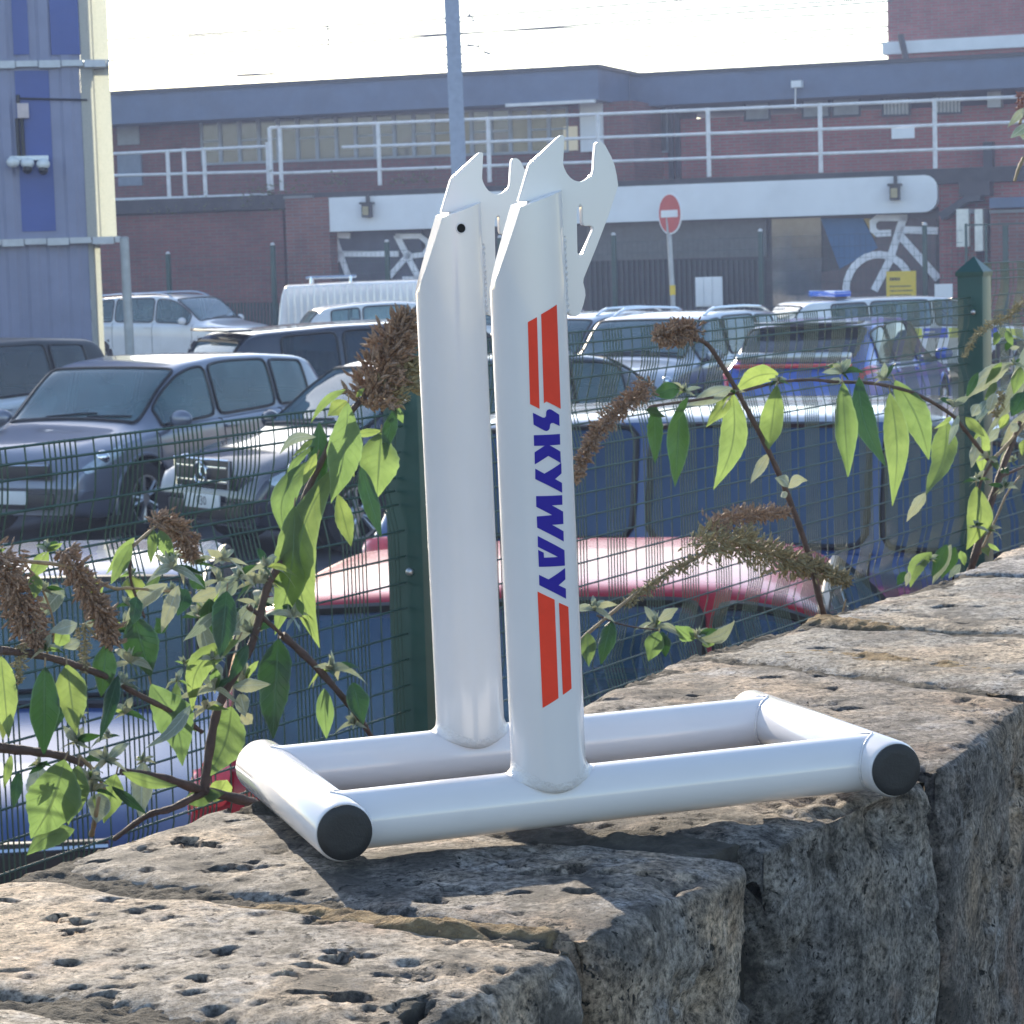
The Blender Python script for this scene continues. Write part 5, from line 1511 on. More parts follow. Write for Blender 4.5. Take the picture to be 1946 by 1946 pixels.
m_ = MB(); PB.pbox(m_, 20, -20, 50, 104, 0, .05); m_.build("blue_panel", cladb, cl, smooth=0)
m_ = MB(); PB.pbox(m_, 92, -20, 148, 104, 0, .03); m_.build("blue_panel", cladb, cl, smooth=0)
led = mat("ledge_flashing", (.35, .38, .45), rough=.35, metal=.5, var=.1)
for (z, te, off) in ((zl1, tE[1] + .45, .1), (zl2, tE[1] + .5, .1)):
    m_ = MB(); x = tl; k = 0
    while x < te:
        PB.box(m_, x + .004, min(te, x + .33), z - .07 - .02 * (k % 2), z + .02, -.5, off + .02 * (k % 2)); x += .34; k += 1
    m_.build("drip_ledge", led, cl, smooth=0)
# camera cluster, junction box and cables
cc = thing("cctv_cluster", "white security camera cluster on the blue panel of the clad building", "security camera", tuple(PB.w(*PB.hit(45, 310, .1), .1)))
for (u, v) in ((25, 308), (52, 310), (82, 312)):
    t, z = PB.hit(u, v, .25); p = PB.w(t, z, .25)
    MB().sphere(p, .105, 12, 8, (1, 1, .8)).build("camera_housing", mat("cctv_white", (.75, .78, .8), rough=.35), cc)
    if u > 30: MB().sphere(p + Vector((0, -.02, -.09)), .075, 12, 8).build("camera_dome", trim_m, cc)
m_ = MB(); PB.pbox(m_, 18, 296, 92, 304, .02, .2); m_.build("bracket", mat("cctv_white", (.75, .78, .8)), cc, smooth=0)
jb = thing("junction_box", "small pale pink junction box with two black cables above the cameras", "junction box", tuple(PB.w(*PB.hit(43, 210, .05), .05)))
m_ = MB(); PB.pbox(m_, 32, 196, 54, 224, .02, .14); m_.build("box", mat("box_pink", (.6, .5, .5), rough=.5), jb, smooth=0)
m_ = MB()
for u in (32, 41): m_.tube([PB.w(*PB.hit(u, 225, .06), .06), PB.w(*PB.hit(u + 4, 296, .06), .06)], .03, 6)
m_.tube([PB.w(*PB.hit(34, 180, .06), .06), PB.w(*PB.hit(34, 196, .06), .06)], .03, 6)
m_.tube([PB.w(*PB.hit(36, 187, .06), .06), PB.w(*PB.hit(166, 190, .06), .06)], .016, 6)
m_.build("cable", trim_m, jb)
# parking bay lines
ln_m = mat("bay_line", (.6, .6, .58), rough=.7, var=.2, scale=4, dirt=.5)
mb = MB()
hv = Vector((-.46, -.888, 0)).normalized(); sv = Vector((.888, -.46, 0)).normalized()
for k in range(-1, 5):
    p = Vector((-5.6, 21.6, .004)) + sv * 2.4 * k
    a, b = p, p - hv * 4.8
    mb.quad(a - sv * .05, a + sv * .05, b + sv * .05, b - sv * .05)
tag(mb.build("bay_markings", ln_m, smooth=0), kind="structure")
# ================================================================== NEAR MESH FENCE
def fpos(u, d): 
    p = at(u, 500, d); return Vector((p.x, p.y, 0))
FP1, FP2 = fpos(772, 4.72), fpos(1851, 7.47)
FD = (FP2 - FP1).normalized(); FNB = Vector((-FD.y, FD.x, 0))          # away from the camera
flen = (FP2 - FP1).length
fence = thing("mesh_fence", "near dark green steel mesh fence with square posts just behind the stone wall", "fence", tuple(FP1))
fg = mat("fence_green", (.013, .062, .05), rough=.38, var=.15, scale=10, spec=.5)
wire_m = mat("fence_wire_green", (.032, .075, .058), rough=.42, var=.2, scale=15, spec=.5)
def panel(s0, s1, ztop, phase, nm="mesh_panel", stretch=1.0):
    rows = [0, .025, .05, .10, .15, .175, .20] + [.20 + .05 * k for k in range(1, 26)]
    def fold(d):                 # V fold of the mesh, away from the camera
        for (a, b, c) in ((.085, .165, .25), (.66, .74, .82), (1.2, 1.28, 1.36)):
            if a < d < c: return .021 * (1 - abs(d - b) / (b - a if d < b else c - b))
        return -.003 * math.sin(min(1, d / .085) * math.pi) if d < .085 else 0
    prof = sorted(set(rows + [.085, .165, .25, .66, .74, .82, 1.2, 1.28, 1.36]))
    mb = MB()
    base = FP1
    x = s0 + .01 + phase
    k = 0
    while x < s1 - .008:
        pts = [base + FD * x + FNB * fold(d) + Vector((0, 0, ztop - d + (.002 if d == 0 else 0))) for d in prof]
        mb.tube(pts, .0015, 5, cap=True)
        x += (.0125 if k % 8 < 6 else .044) * stretch; k += 1
    for d in rows:
        o = fold(d) - .0038
        n = max(2, int((s1 - s0) / .5))
        mb.tube([base + FD * (s0 + (s1 - s0) * i / n) + FNB * o + Vector((0, 0, ztop - d + random.gauss(0, .0004))) for i in range(n + 1)], .0022, 5)
    return mb.build(nm, wire_m, fence, smooth=60)
ZL, ZR = CAMZ - .272, CAMZ - .172
panel(-3.2, -.045, ZL, .006)
panel(.045, flen - .045, ZR, .0, stretch=1.13)
panel(flen + .045, flen + 3.2, ZR + .1, .02)
for (s, zt, wd) in ((0, ZL + .12, .08), (flen, ZR + .075, .08), (-3.25, ZL + .05, .08)):
    c = FP1 + FD * s
    a = math.atan2(FD.y, FD.x)
    pb = MB().box((c.x, c.y, zt / 2), (wd, wd, zt), a, .004)
    po = pb.build("post", fg, fence, smooth=30)
    h = wd / 2 + .004
    rot = lambda x, y: Vector((c.x + x * math.cos(a) - y * math.sin(a), c.y + x * math.sin(a) + y * math.cos(a), 0))
    b4 = [rot(-h, -h), rot(h, -h), rot(h, h), rot(-h, h)]
    cp = MB()
    vs = [p + Vector((0, 0, zt - .012)) for p in b4] + [p + Vector((0, 0, zt + .001)) for p in b4] + [Vector((c.x, c.y, zt + .048))]
    cp.add(vs, [(0, 1, 5, 4), (1, 2, 6, 5), (2, 3, 7, 6), (3, 0, 4, 7), (4, 5, 8), (5, 6, 8), (6, 7, 8), (7, 4, 8), (3, 2, 1, 0)])
    cp.build("post_cap", fg, po, smooth=0)
    bt = MB()
    for zz in (zt - .12, zt - .45, zt - .9, zt - 1.4):
        for sg in (-1, 1):
            q = c + FD * sg * (wd / 2 + .004) + Vector((0, 0, zz))
            bt.sphere(q - FNB * .012, .008, 8, 5)
    bt.build("clamp_bolts", mat("bolt_zinc", (.55, .56, .58), rough=.3, metal=.8), po)

# ================================================================== BUTTERFLY BUSHES
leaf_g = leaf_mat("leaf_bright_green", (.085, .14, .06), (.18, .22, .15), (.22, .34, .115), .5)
leaf_d = leaf_mat("leaf_shaded_green", (.035, .085, .04), (.09, .14, .10), (.03, .10, .02), .25, rough=.42)  # darker copy of the leaf, with shade put into its colour
leaf_p = leaf_mat("leaf_pale_grey", (.36, .40, .36), (.52, .55, .51), (.24, .29, .20), .3, rough=.75)
bark_m = mat("red_brown_stem", (.085, .052, .042), rough=.65, var=.35, scale=60, bump=.5, bscale=300)
pale_stem = mat("pale_stem", (.26, .19, .11), rough=.7, var=.3, scale=80)
seed_m = mat("dried_flower", (.26, .17, .115), rough=.85, var=.75, scale=330)
seed_g = mat("greenish_seed_head", (.26, .22, .12), rough=.85, var=.7, scale=330)
class Leaves:
    def __init__(s): s.v, s.f, s.a = [], [], []
    def leaf(s, p0, p1, wd, droop=0.0, twist=0.0, curl=.18, wave=.03, fold=.25, side=0.0, n=16, tip=1.0, base_w=.0, wpos=.42, sag=0.0):
        """blade from p0 to p1 (3D), wd = full width; side bends it sideways in the picture plane; twist turns the blade about its axis"""
        p0, p1 = Vector(p0), Vector(p1)
        ax = p1 - p0; ln = ax.length
        if ln < 1e-5: return
        ax.normalize()
        vw = (CAMP - (p0 + p1) / 2).normalized()
        lat = ax.cross(vw)
        if lat.length < 1e-3: lat = ax.cross(Vector((0, 0, 1)))
        lat.normalize(); nrm = lat.cross(ax).normalized()
        tint = random.random(); ph = random.uniform(0, 6.28)
        m = 3
        st = len(s.v)
        prev = None
        for i in range(n + 1):
            t = i / n
            a = math.sin(math.pi * t)
            c = p0 + ax * ln * t + lat * side * ln * a + nrm * droop * ln * a - Vector((0, 0, sag * ln * t * t))
            th = twist + .5 * twist * (t - .5) + .22 * math.sin(t * 5 + ph)
            l2 = lat * math.cos(th) + nrm * math.sin(th)
            n2 = nrm * math.cos(th) - lat * math.sin(th)
            x = t / (wpos * 2) if t < wpos else .5 + (t - wpos) / (2 * (1 - wpos))
            hw = wd / 2 * max(.0, math.sin(math.pi * min(1, max(0, x)))) ** .82 * (1 - .42 * max(0, (x - .55) / .45) ** 1.5) if 0 < t < 1 else 0
            hw = max(hw, wd * base_w * (1 - t)) * (1 + .035 * math.sin(i * 3.1 + ph)) + wd * .012
            for j in range(-m, m + 1):
                y = j / m
                up = fold * hw * abs(y) ** 1.3 + wave * wd * math.sin(t * 15 + ph + (1.3 if j > 0 else 0)) * abs(y) ** 1.5 - curl * hw * abs(y) ** 3
                s.v.append(c + l2 * hw * y + n2 * up)
                s.a.append((t, y, tint))
        k = 2 * m + 1
        for i in range(n):
            for j in range(2 * m):
                q = st + i * k + j
                s.f.append((q, q + 1, q + k + 1, q + k))
    def build(s, name, m, parent):
        if not s.v: return
        b = MB(); b.v = [tuple(p) for p in s.v]; b.f = s.f
        o = b.build(name, m, parent, smooth=180)
        at_ = o.data.attributes.new("lf", 'FLOAT_VECTOR', 'POINT')
        at_.data.foreach_set("vector", np.array(s.a, np.float32).reshape(-1))
        return o
DB = lambda u: float(np.interp(u, [-200, 0, 450, 1100, 1500, 1946, 2200], [2.75, 2.85, 3.15, 3.4, 3.75, 4.1, 4.2]))   # just behind the back arris of the wall
class Bush:
    def __init__(s, label, u0):
        p = at(u0, 1500, DB(u0) + .06)
        s.root = thing("butterfly_bush", label, "shrub", (p.x, p.y, 0), 0, "butterfly bushes behind the wall")
        s.L = {'g': Leaves(), 'd': Leaves(), 'p': Leaves()}
        s.stems, s.pst = MB(), MB()
        s.n = 0
    def P(s, u, v, d=0.0): return at(u, v, DB(u) + d)
    def leaf(s, bu, bv, tu, tv, w, k='g', d=None, side=0.0, twist=0.0, tipd=None, **kw):
        d = random.uniform(-.03, .05) if d is None else d
        dd = random.uniform(-.035, .02) if tipd is None else tipd
        D = DB(bu) + d
        p0, p1 = at(bu, bv, D), at(tu, tv, D + dd)
        s.L[k].leaf(p0, p1, w * D / F_PX * (1.3 if k == 'p' else 1.04), side=side, twist=twist or random.uniform(-.55, .55), droop=kw.pop('droop', random.uniform(-.05, .12)), curl=random.uniform(.0, .5), wave=random.uniform(.02, .06), **kw)
        if k != 'p' and w > 45:          # short stalk reaching back to the shoot
            s.pst.tube([p0 + (p0 - p1).normalized() * .008 + Vector((0, .004, .002)), p0], .0011, 5)
    def stem(s, pts, w, d=.02, pale=False, taper=.6):
        n = len(pts)
        P = [s.P(u, v, d + (q[0] if q else 0)) for (u, v, *q) in pts]
        # smooth
        Q = []
        for i in range(n - 1):
            p0, p1, p2, p3 = P[max(i - 1, 0)], P[i], P[i + 1], P[min(i + 2, n - 1)]
            for t in np.linspace(0, 1, 7)[:-1]:
                Q.append(.5 * ((2 * p1) + (p2 - p0) * t + (2 * p0 - 5 * p1 + 4 * p2 - p3) * t * t + (-p0 + 3 * p1 - 3 * p2 + p3) * t ** 3))
        Q.append(P[-1])
        D = DB(pts[0][0])
        r = [w * D / F_PX / 2 * (1 - (1 - taper) * i / (len(Q) - 1)) * (1 + .12 * math.sin(i * 1.9)) for i in range(len(Q))]
        MB().tube(Q, r, 9).build("shoot" if pale else "stem", pale_stem if pale else bark_m, s.root, smooth=60)
    def tuft(s, u, v, r, n=10, k='p', up=.25, d=None, tilt=0.0):
        d = random.uniform(-.02, .04) if d is None else d
        D = DB(u) + d
        c = at(u, v, D)
        rr = 2.1 * r * D / F_PX
        for i in range(n):
            a = 2 * math.pi * i / n + random.uniform(-.35, .35)
            e = random.uniform(.15, 1.15)
            dr = Vector((math.cos(a) * math.cos(e), math.sin(a) * math.cos(e) * .8, math.sin(e)))
            ln = rr * random.uniform(.5, 1.15)
            s.L[k if i % 4 else random.choice('pgd')].leaf(c, c + dr * ln, ln * random.uniform(.2, .3), sag=random.uniform(.35, .95) * (1.2 - e * .6), droop=random.uniform(.0, .12), twist=random.uniform(-.7, .7), curl=.3, fold=.45, wave=.03, n=11, wpos=.5)
        for i in range(4):               # tight young bud leaves in the middle
            dr = Vector((random.uniform(-.35, .35), random.uniform(-.3, .3), 1)).normalized() * rr * random.uniform(.3, .55)
            s.L[k].leaf(c, c + dr, rr * .16, fold=.9, n=6, twist=random.uniform(-1.5, 1.5))
    def head(s, pts, r0, r1, n, m=seed_m, d=.02, ln=9.0, gap=0.0, drop=.2):
        """dried flower head: hundreds of little pointed capsules set round an axis"""
        P = [s.P(u, v, d) for u, v in pts]
        D = DB(pts[0][0])
        seg = [(P[i + 1] - P[i]).length for i in range(len(P) - 1)]; tot = sum(seg)
        mb = MB()
        mb.tube(P, [.0016] * len(P), 6)
        n = int(n * 1.25)
        ln *= .9
        ph0 = random.uniform(0, 6)
        for k in range(n):
            t = random.random() ** .9 * tot
            f = t / tot
            i = 0
            while i < len(seg) - 1 and t > seg[i]: t -= seg[i]; i += 1
            c = P[i].lerp(P[i + 1], min(1, t / seg[i]))
            ax = (P[i + 1] - P[i]).normalized()
            # little side sprigs in whorls, so the outline is lumpy and thins to the tip
            lump_ = .72 + .28 * math.sin(f * tot * F_PX / D / 5.2 + ph0) + random.gauss(0, .08)
            rr = (r0 + (r1 - r0) * f) * D / F_PX * lump_ * (1 - .55 * max(0, f - .75) / .25)
            q = Vector((random.gauss(0, 1), random.gauss(0, 1), random.gauss(0, 1))); q = (q - ax * q.dot(ax)).normalized()
            dr = (q + ax * random.uniform(-.2, 1.1) + Vector((random.gauss(0, .35), random.gauss(0, .35), random.gauss(.1, .35)))).normalized()
            o = c + q * rr * (.05 + 1.0 * random.random() ** .6)
            l = ln * D / F_PX * random.choice((.5, .7, 1, 1, 1.3))
            b = o + dr * l
            w_ = l * random.uniform(.15, .22)
            mb.tube([o - dr * l * .3, o + dr * l * .2, o + dr * l * .65, b], [w_ * .3, w_, w_ * .75, w_ * .15], 5, cap=False)
            if k % 4 == 0: mb.tube([c, o.lerp(c, .4) + ax * rr * .1, o], [.0009, .0007, .0005], 3, cap=False)
        mb.build("flower_head", m, s.root, smooth=60)
    def done(s):
        if s.pst.v: s.pst.build("leaf_stalks", pale_stem, s.root, smooth=60)
        for k, m in (('g', leaf_g), ('d', leaf_d), ('p', leaf_p)):
            s.L[k].build({'g': "green_leaves", 'd': "shaded_leaves", 'p': "pale_young_leaves"}[k], m, s.root)
z6 = lambda x, y: (x / 2.76, 1000 + y / 2.76)
r2 = lambda x, y: (420 + x / 4.6, 700 + y / 4.6)
r5 = lambda x, y: (1046 + x / 2.147, 550 + y / 2.147)
lz = lambda x, y: (1640 + x / 3.79, 620 + y / 3.79)
# ---------------- left bush
B = Bush("left butterfly bush whose tall shoot of long drooping leaves stands beside the white stand", 380)
def add(Z, sc, rows):
    for (a, b, c, d, w, k, *q) in rows:
        B.leaf(*Z(a, b), *Z(c, d), w / sc, k, **(q[0] if q else {}))
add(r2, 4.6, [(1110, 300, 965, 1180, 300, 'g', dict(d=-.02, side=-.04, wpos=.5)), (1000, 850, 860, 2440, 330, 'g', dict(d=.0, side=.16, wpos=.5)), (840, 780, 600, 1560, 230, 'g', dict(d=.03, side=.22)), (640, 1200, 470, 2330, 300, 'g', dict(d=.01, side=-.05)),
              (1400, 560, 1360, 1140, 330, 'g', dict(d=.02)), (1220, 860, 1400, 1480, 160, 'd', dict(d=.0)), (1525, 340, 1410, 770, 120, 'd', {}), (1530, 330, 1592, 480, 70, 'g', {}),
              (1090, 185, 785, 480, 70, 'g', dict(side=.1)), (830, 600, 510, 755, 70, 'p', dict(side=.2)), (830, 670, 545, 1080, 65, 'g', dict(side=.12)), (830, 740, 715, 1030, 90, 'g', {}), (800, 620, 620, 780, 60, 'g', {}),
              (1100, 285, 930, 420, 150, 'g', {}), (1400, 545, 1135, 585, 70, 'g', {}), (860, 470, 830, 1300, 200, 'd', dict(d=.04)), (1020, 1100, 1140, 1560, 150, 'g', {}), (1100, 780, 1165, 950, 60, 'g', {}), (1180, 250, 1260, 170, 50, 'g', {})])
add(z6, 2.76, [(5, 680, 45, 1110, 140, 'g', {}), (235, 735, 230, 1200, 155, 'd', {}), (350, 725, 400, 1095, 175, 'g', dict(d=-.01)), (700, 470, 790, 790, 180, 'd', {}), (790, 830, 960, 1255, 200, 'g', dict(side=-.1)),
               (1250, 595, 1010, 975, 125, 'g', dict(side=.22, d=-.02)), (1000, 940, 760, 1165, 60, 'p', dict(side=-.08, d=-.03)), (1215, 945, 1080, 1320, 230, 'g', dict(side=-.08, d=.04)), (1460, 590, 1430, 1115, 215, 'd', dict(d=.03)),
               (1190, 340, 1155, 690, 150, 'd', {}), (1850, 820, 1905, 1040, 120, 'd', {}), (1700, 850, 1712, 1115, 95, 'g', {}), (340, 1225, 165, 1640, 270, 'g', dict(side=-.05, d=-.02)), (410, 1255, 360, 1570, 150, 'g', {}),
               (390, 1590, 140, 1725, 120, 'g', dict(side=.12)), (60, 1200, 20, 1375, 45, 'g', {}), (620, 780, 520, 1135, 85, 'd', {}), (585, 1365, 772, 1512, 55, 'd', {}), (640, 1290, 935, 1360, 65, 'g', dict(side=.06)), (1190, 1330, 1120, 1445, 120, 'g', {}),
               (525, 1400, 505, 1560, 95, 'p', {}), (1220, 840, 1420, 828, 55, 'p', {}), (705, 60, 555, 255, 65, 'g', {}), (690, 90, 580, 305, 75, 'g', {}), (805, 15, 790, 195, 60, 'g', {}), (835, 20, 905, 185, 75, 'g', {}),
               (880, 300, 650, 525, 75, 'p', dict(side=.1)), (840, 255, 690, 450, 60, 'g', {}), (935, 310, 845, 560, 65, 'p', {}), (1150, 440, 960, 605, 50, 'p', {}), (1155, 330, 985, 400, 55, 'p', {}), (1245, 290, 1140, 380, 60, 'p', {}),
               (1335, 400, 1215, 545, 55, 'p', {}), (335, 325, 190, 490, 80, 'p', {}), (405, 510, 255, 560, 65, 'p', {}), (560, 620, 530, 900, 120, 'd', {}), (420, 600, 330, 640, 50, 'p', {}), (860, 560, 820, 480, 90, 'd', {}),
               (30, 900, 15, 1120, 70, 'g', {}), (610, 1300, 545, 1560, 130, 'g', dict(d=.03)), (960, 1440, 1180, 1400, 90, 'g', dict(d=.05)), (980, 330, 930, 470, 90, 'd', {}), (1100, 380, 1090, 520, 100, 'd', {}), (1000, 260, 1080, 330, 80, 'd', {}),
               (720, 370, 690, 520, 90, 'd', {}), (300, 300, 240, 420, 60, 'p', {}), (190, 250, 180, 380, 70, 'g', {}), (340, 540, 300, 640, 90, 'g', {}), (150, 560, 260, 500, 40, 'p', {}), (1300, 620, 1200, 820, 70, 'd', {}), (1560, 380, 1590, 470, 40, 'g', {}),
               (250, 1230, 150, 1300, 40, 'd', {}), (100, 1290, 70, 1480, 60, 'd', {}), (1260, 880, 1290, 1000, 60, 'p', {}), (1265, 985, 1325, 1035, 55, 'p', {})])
for (x, y, r) in ((900, 225, 105), (680, 720, 100), (400, 1140, 100), (560, 1240, 95), (490, 1390, 110), (1130, 860, 110), (1740, 760, 110), (1310, 560, 90), (1250, 275, 90), (1400, 215, 80), (1535, 480, 85), (235, 655, 85), (1340, 300, 70), (1080, 960, 70), (1170, 180, 80), (1030, 200, 75),
                  (1860, 1040, 60), (900, 350, 70), (470, 1330, 80), (230, 340, 60), (650, 830, 70), (420, 1000, 50), (1220, 470, 60), (1120, 700, 55)):
    B.tuft(*z6(x, y), r / 2.76 * .95)
for pts, w, pale in (([(1330, 1460, .12), (1290, 1440), (1060, 1385), (850, 1320), (640, 1285)], 62, 0), ([(1070, 1385), (1120, 1050), (1180, 870), (1320, 620), (1400, 330), (1490, 150), (1590, -130), (1700, -370), (1810, -560), (1920, -690)], 50, 0),
                     ([(0, 650), (260, 690), (560, 790), (700, 870), (930, 990), (1060, 1080)], 44, 0), ([(1480, 570), (1650, 730), (1850, 960), (1920, 1060, .05), (2000, 1200, .12)], 44, 0), ([(1060, 1400), (900, 1480), (770, 1520, .02), (600, 1640, .12)], 44, 0),
                     ([(-60, 1160), (160, 1180), (340, 1210), (430, 1250)], 56, 0), ([(60, 180), (340, 210), (580, 320), (690, 325), (1000, 350)], 24, 1), ([(690, 95), (685, 280), (760, 480)], 20, 0), ([(480, 1620, .06), (500, 1530), (520, 1420)], 30, 1),
                     ([(410, 1205), (500, 1290), (560, 1400)], 26, 1), ([(1300, 420), (1400, 500), (1490, 580)], 30, 0), ([(130, 190), (230, 350), (280, 500), (280, 610)], 14, 1), ([(690, 110), (800, 15), (850, -20)], 20, 1), ([(0, 1150), (180, 1170), (360, 1200)], 30, 0), ([(240, 690), (250, 610), (200, 480)], 16, 1)):
    B.stem([(*z6(a, b), *q) for (a, b, *q) in pts], w / 2.76, pale=bool(pale))
rs = random.Random(11)
for k in range(24):                  # more young growth filling the lower left
    x, y = rs.uniform(-40, 1500), rs.uniform(120, 560) if rs.random() < .6 else rs.uniform(600, 1400)
    if y > 1250 - .0 and x > 900: continue
    B.tuft(*z6(x, y), rs.uniform(45, 95) / 2.76, n=rs.choice((7, 9)), d=rs.uniform(.03, .2))
    if k % 2: B.leaf(*z6(x, y), *z6(x + rs.uniform(-150, 110), y + rs.uniform(90, 330)), rs.uniform(60, 130) / 2.76, rs.choice('gddp'), d=rs.uniform(.05, .2))
B.head([(703, 775), (722, 705), (752, 640), (780, 596)], 58, 40, 760, ln=19)
B.head([(735, 760), (765, 720), (785, 680)], 40, 30, 260, seed_g, ln=18)
B.head([(292, 990), (320, 990), (345, 1012), (360, 1040), (365, 1066)], 26, 24, 480, ln=13)
B.head([(124, 1046), (150, 1098), (170, 1130), (192, 1165), (215, 1225)], 22, 34, 620, ln=17)
B.head([(-14, 1055), (10, 1085), (35, 1135), (55, 1180), (74, 1228)], 50, 36, 820, ln=16)
B.head([(158, 1185), (162, 1230), (158, 1278)], 18, 10, 130, seed_g, ln=9)
B.head([(35, 1225), (38, 1260), (35, 1300)], 16, 10, 110, seed_g, ln=9)
B.done()
# ---------------- right bush
B = Bush("right butterfly bush with an arching branch of hanging leaves and curved brown flower spikes", 1850)
add(r5, 2.147, [(1192, 378, 1215, 765, 98, 'g', dict(d=-.02)), (1258, 358, 1368, 722, 95, 'd', dict(side=.08)), (1385, 420, 1395, 885, 98, 'g', dict(side=-.05)), (1405, 370, 1545, 695, 110, 'g', dict(side=-.06)), (1615, 528, 1525, 845, 112, 'g', dict(side=-.1)),
                (1530, 830, 1452, 948, 42, 'p', {}), (742, 415, 665, 818, 105, 'g', dict(side=-.1)), (742, 430, 635, 560, 62, 'g', {}), (930, 345, 745, 425, 95, 'g', dict(side=.12, twist=.5)), (925, 390, 890, 655, 98, 'g', dict(wpos=.66)), (892, 668, 815, 792, 34, 'p', {}),
                (425, 465, 428, 712, 62, 'd', {}), (530, 470, 508, 808, 88, 'd', {}), (530, 400, 412, 432, 70, 'd', {}), (740, 400, 555, 475, 50, 'p', {}), (1692, 520, 1772, 602, 42, 'g', {}), (440, 1395, 400, 1520, 75, 'g', {}), (585, 1430, 508, 1372, 62, 'g', {}),
                (600, 1425, 752, 1350, 48, 'p', dict(side=.15)), (440, 1350, 520, 1300, 36, 'p', {}), (150, 1400, 158, 1540, 66, 'g', {}), (250, 1350, 205, 1530, 75, 'd', {}), (970, 805, 915, 770, 34, 'p', dict(side=.2)), (970, 810, 1050, 780, 36, 'p', dict(side=-.2)), (960, 850, 945, 825, 24, 'p', {}),
                (620, 1450, 690, 1410, 50, 'g', {}), (1190, 375, 1130, 375, 26, 'p', {}), (455, 1395, 470, 1500, 55, 'd', {}), (390, 490, 470, 520, 40, 'd', {}), (560, 440, 490, 560, 40, 'd', {})])
add(lz, 3.79, [(1065, 265, 720, 535, 100, 'p', dict(side=.06)), (1170, 140, 880, 795, 85, 'p', dict(side=-.08)), (1135, 290, 1085, 490, 95, 'g', {}), (1170, 470, 1065, 650, 130, 'd', {}), (905, 530, 810, 690, 62, 'p', {}), (985, 735, 890, 845, 52, 'p', {}), (1045, 630, 985, 745, 70, 'g', {}),
               (835, 560, 785, 650, 60, 'p', {}), (835, 790, 780, 1020, 66, 'p', {}), (850, 720, 860, 1070, 125, 'g', {}), (1035, 890, 985, 1030, 34, 'p', {}), (1165, 815, 1145, 935, 62, 'g', {}), (815, 1150, 745, 1610, 185, 'g', dict(side=-.14)), (495, 1625, 340, 1880, 118, 'g', dict(side=.12)),
               (605, 1570, 495, 1810, 95, 'd', {}), (635, 1570, 500, 1860, 66, 'p', {}), (665, 1590, 565, 1825, 115, 'd', {}), (705, 1615, 735, 1730, 62, 'g', {}), (705, 1715, 615, 1815, 48, 'p', {}), (880, 1590, 905, 1655, 62, 'g', {}), (900, 1565, 985, 1620, 34, 'g', {}), (305, 1765, 245, 1870, 62, 'd', {}),
               (335, 1765, 308, 1875, 34, 'p', {}), (830, 330, 740, 520, 60, 'd', {}), (960, 400, 870, 560, 70, 'g', {}), (1000, 260, 880, 420, 60, 'g', {}), (970, 40, 940, 140, 70, 'g', {}), (1030, 30, 1080, 140, 60, 'g', {}), (1060, 100, 1030, 180, 50, 'd', {}), (1159, 520, 1120, 620, 80, 'g', {}),
               (1170, 620, 990, 870, 60, 'p', {}), (1120, 700, 1060, 760, 50, 'p', {}), (690, 640, 615, 860, 40, 'p', {}), (640, 655, 510, 740, 40, 'g', {}), (1000, 1020, 1050, 1060, 60, 'd', {}), (940, 960, 970, 1040, 60, 'g', {}), (770, 1100, 830, 1120, 40, 'p', {}), (1060, 160, 1130, 150, 26, 'p', {}), (950, 480, 900, 640, 60, 'p', {}), (880, 560, 840, 700, 60, 'p', {})])
for (x, y, r, Z, sc) in ((1190, 345, 55, r5, 2.147), (1360, 372, 50, r5, 2.147), (1650, 480, 48, r5, 2.147), (930, 375, 30, r5, 2.147), (180, 1310, 60, r5, 2.147), (430, 1375, 60, r5, 2.147), (600, 1425, 50, r5, 2.147), (545, 420, 40, r5, 2.147),
                         (900, 950, 70, lz, 3.79), (830, 1110, 60, lz, 3.79), (1020, 1170, 75, lz, 3.79), (900, 1480, 80, lz, 3.79), (470, 1690, 60, lz, 3.79), (1080, 980, 60, lz, 3.79), (820, 1450, 50, lz, 3.79), (1090, 280, 60, lz, 3.79), (740, 430, 40, r5, 2.147)):
    B.tuft(*Z(x, y), r / sc)
for pts, w, pale, Z, sc in (([(770, 1800, .1), (790, 1710), (900, 1340), (990, 1060), (1080, 830), (1130, 690)], 62, 0, lz, 3.79), ([(900, 960), (760, 780), (640, 640), (430, 510), (270, 450), (60, 410), (-200, 400), (-380, 385), (-640, 410), (-1010, 500), (-1480, 570), (-1540, 590)], 30, 0, lz, 3.79),
                            ([(945, 960), (850, 1120), (800, 1350), (825, 1530)], 26, 0, lz, 3.79), ([(1200, 660), (1060, 830), (940, 955)], 34, 1, lz, 3.79), ([(840, 1640), (960, 1380), (1040, 1200), (1130, 1080)], 20, 1, lz, 3.79), ([(1000, 1080), (1070, 1050), (1180, 1000)], 26, 0, lz, 3.79),
                            ([(1130, 1380, .1), (1105, 1290), (1040, 1040), (960, 820), (880, 640), (770, 430), (700, 310), (650, 235), (615, 208), (585, 205)], 27, 0, r5, 2.147), ([(80, 1500, .06), (125, 1430), (300, 1280), (420, 1190), (600, 1090), (760, 1060), (900, 1080), (1060, 1130)], 16, 1, r5, 2.147),
                            ([(190, 1330), (300, 1370), (440, 1390)], 9, 0, r5, 2.147), ([(1190, 1330, .02), (1205, 1265)], 9, 1, r5, 2.147)):
    B.stem([(*Z(a, b), *q) for (a, b, *q) in pts], w / sc, pale=bool(pale))
B.head([(1234, 732), (1208, 752), (1184, 771), (1145, 808), (1119, 847), (1092, 915)], 24, 14, 900, ln=11)
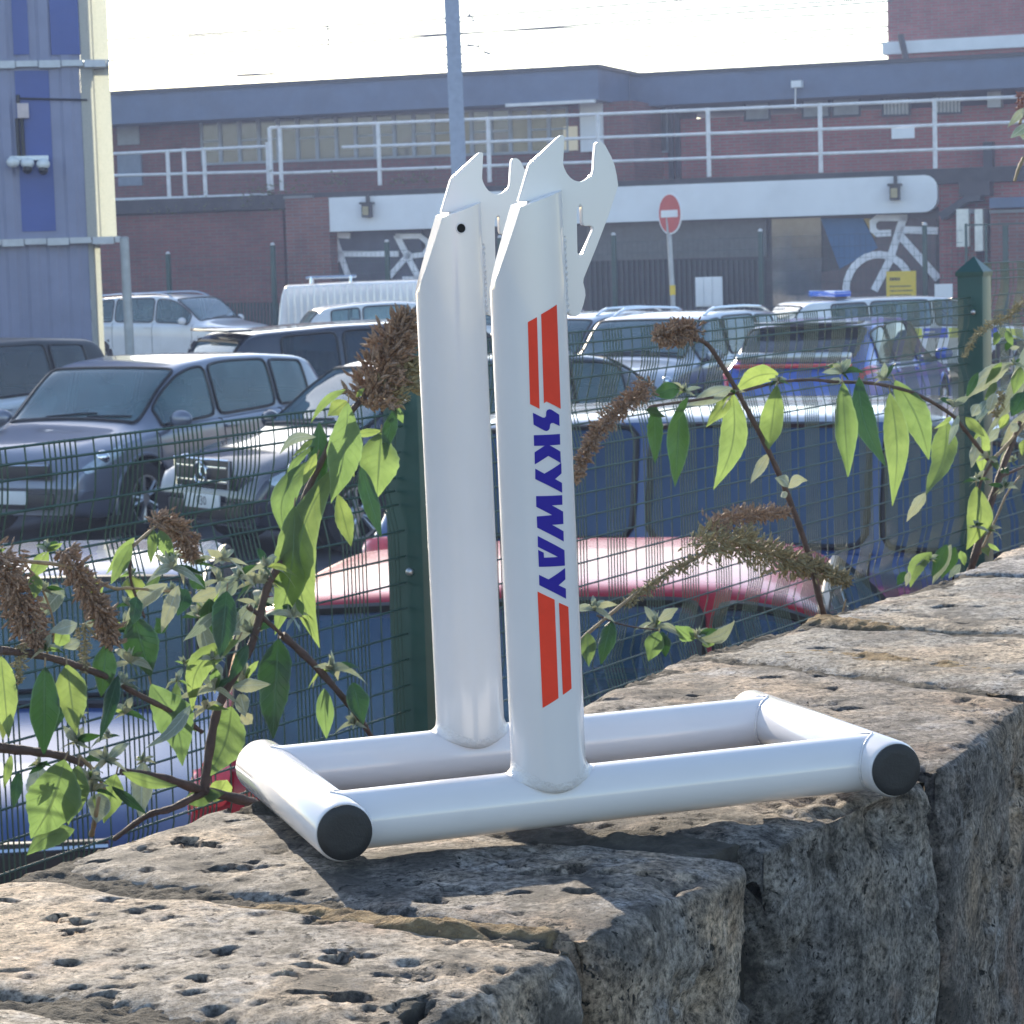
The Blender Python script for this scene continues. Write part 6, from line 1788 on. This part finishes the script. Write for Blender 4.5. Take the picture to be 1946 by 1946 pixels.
B.head([(1322, 622), (1295, 632), (1270, 636), (1248, 638)], 26, 24, 480, ln=13)
B.head([(1325, 1036), (1390, 1022), (1444, 1046), (1500, 1068), (1560, 1084), (1612, 1106)], 46, 24, 1300, seed_g, ln=13)
B.head([(1345, 1000), (1380, 985), (1440, 976), (1498, 974)], 24, 14, 420, seed_m, ln=12)
B.head([(1325, 1062), (1275, 1085), (1242, 1110), (1190, 1150)], 14, 13, 260, seed_g, ln=10)
B.head([(1946, 571), (1921, 600), (1883, 616), (1852, 640), (1832, 680)], 12, 8, 330, seed_g, ln=6)
B.head([(1906, 742), (1898, 765), (1892, 792)], 14, 10, 150, seed_g, ln=7)
B.done()
# spray hanging into the frame at upper right
B = Bush("cut off reddish flower spray and leaf hanging into the picture at the right edge", 2010)
B.stem([(2035, 120), (1990, 170), (1950, 205), (1938, 235)], 9, pale=True); B.stem([(1946, 300), (1936, 320), (1928, 345)], 8, pale=True)
B.stem([(2060, 1450, .08), (2070, 900), (2060, 400), (2035, 120)], 14)
B.head([(1950, 170), (1940, 195), (1936, 215)], 12, 6, 60, mat("rosy_bud", (.30, .15, .13), rough=.7, var=.4, scale=200), ln=9)
B.leaf(1948, 205, 1914, 243, 12, 'p'); B.leaf(1955, 235, 1920, 262, 14, 'p'); B.leaf(1960, 260, 1934, 250, 14, 'p')
B.done()
# ================================================================== GLARE VEIL (thin blue volume added to lift the blacks like veiling glare)
hz = MB().box((4, 38, 5), (90, 84, 24)).build("glare_veil", None, smooth=0)
tag(hz, kind="stuff")
hm = bpy.data.materials.new("glare_veil")
hm.use_nodes = True
hn = hm.node_tree
hn.nodes.remove(hn.nodes["Principled BSDF"])
pvn = hn.nodes.new("ShaderNodeVolumePrincipled")
pvn.inputs["Color"].default_value = (.5, .62, 1.0, 1)
pvn.inputs["Density"].default_value = .0014
pvn.inputs["Anisotropy"].default_value = .35
hn.links.new(pvn.outputs[0], hn.nodes["Material Output"].inputs["Volume"])
hz.data.materials.append(hm)
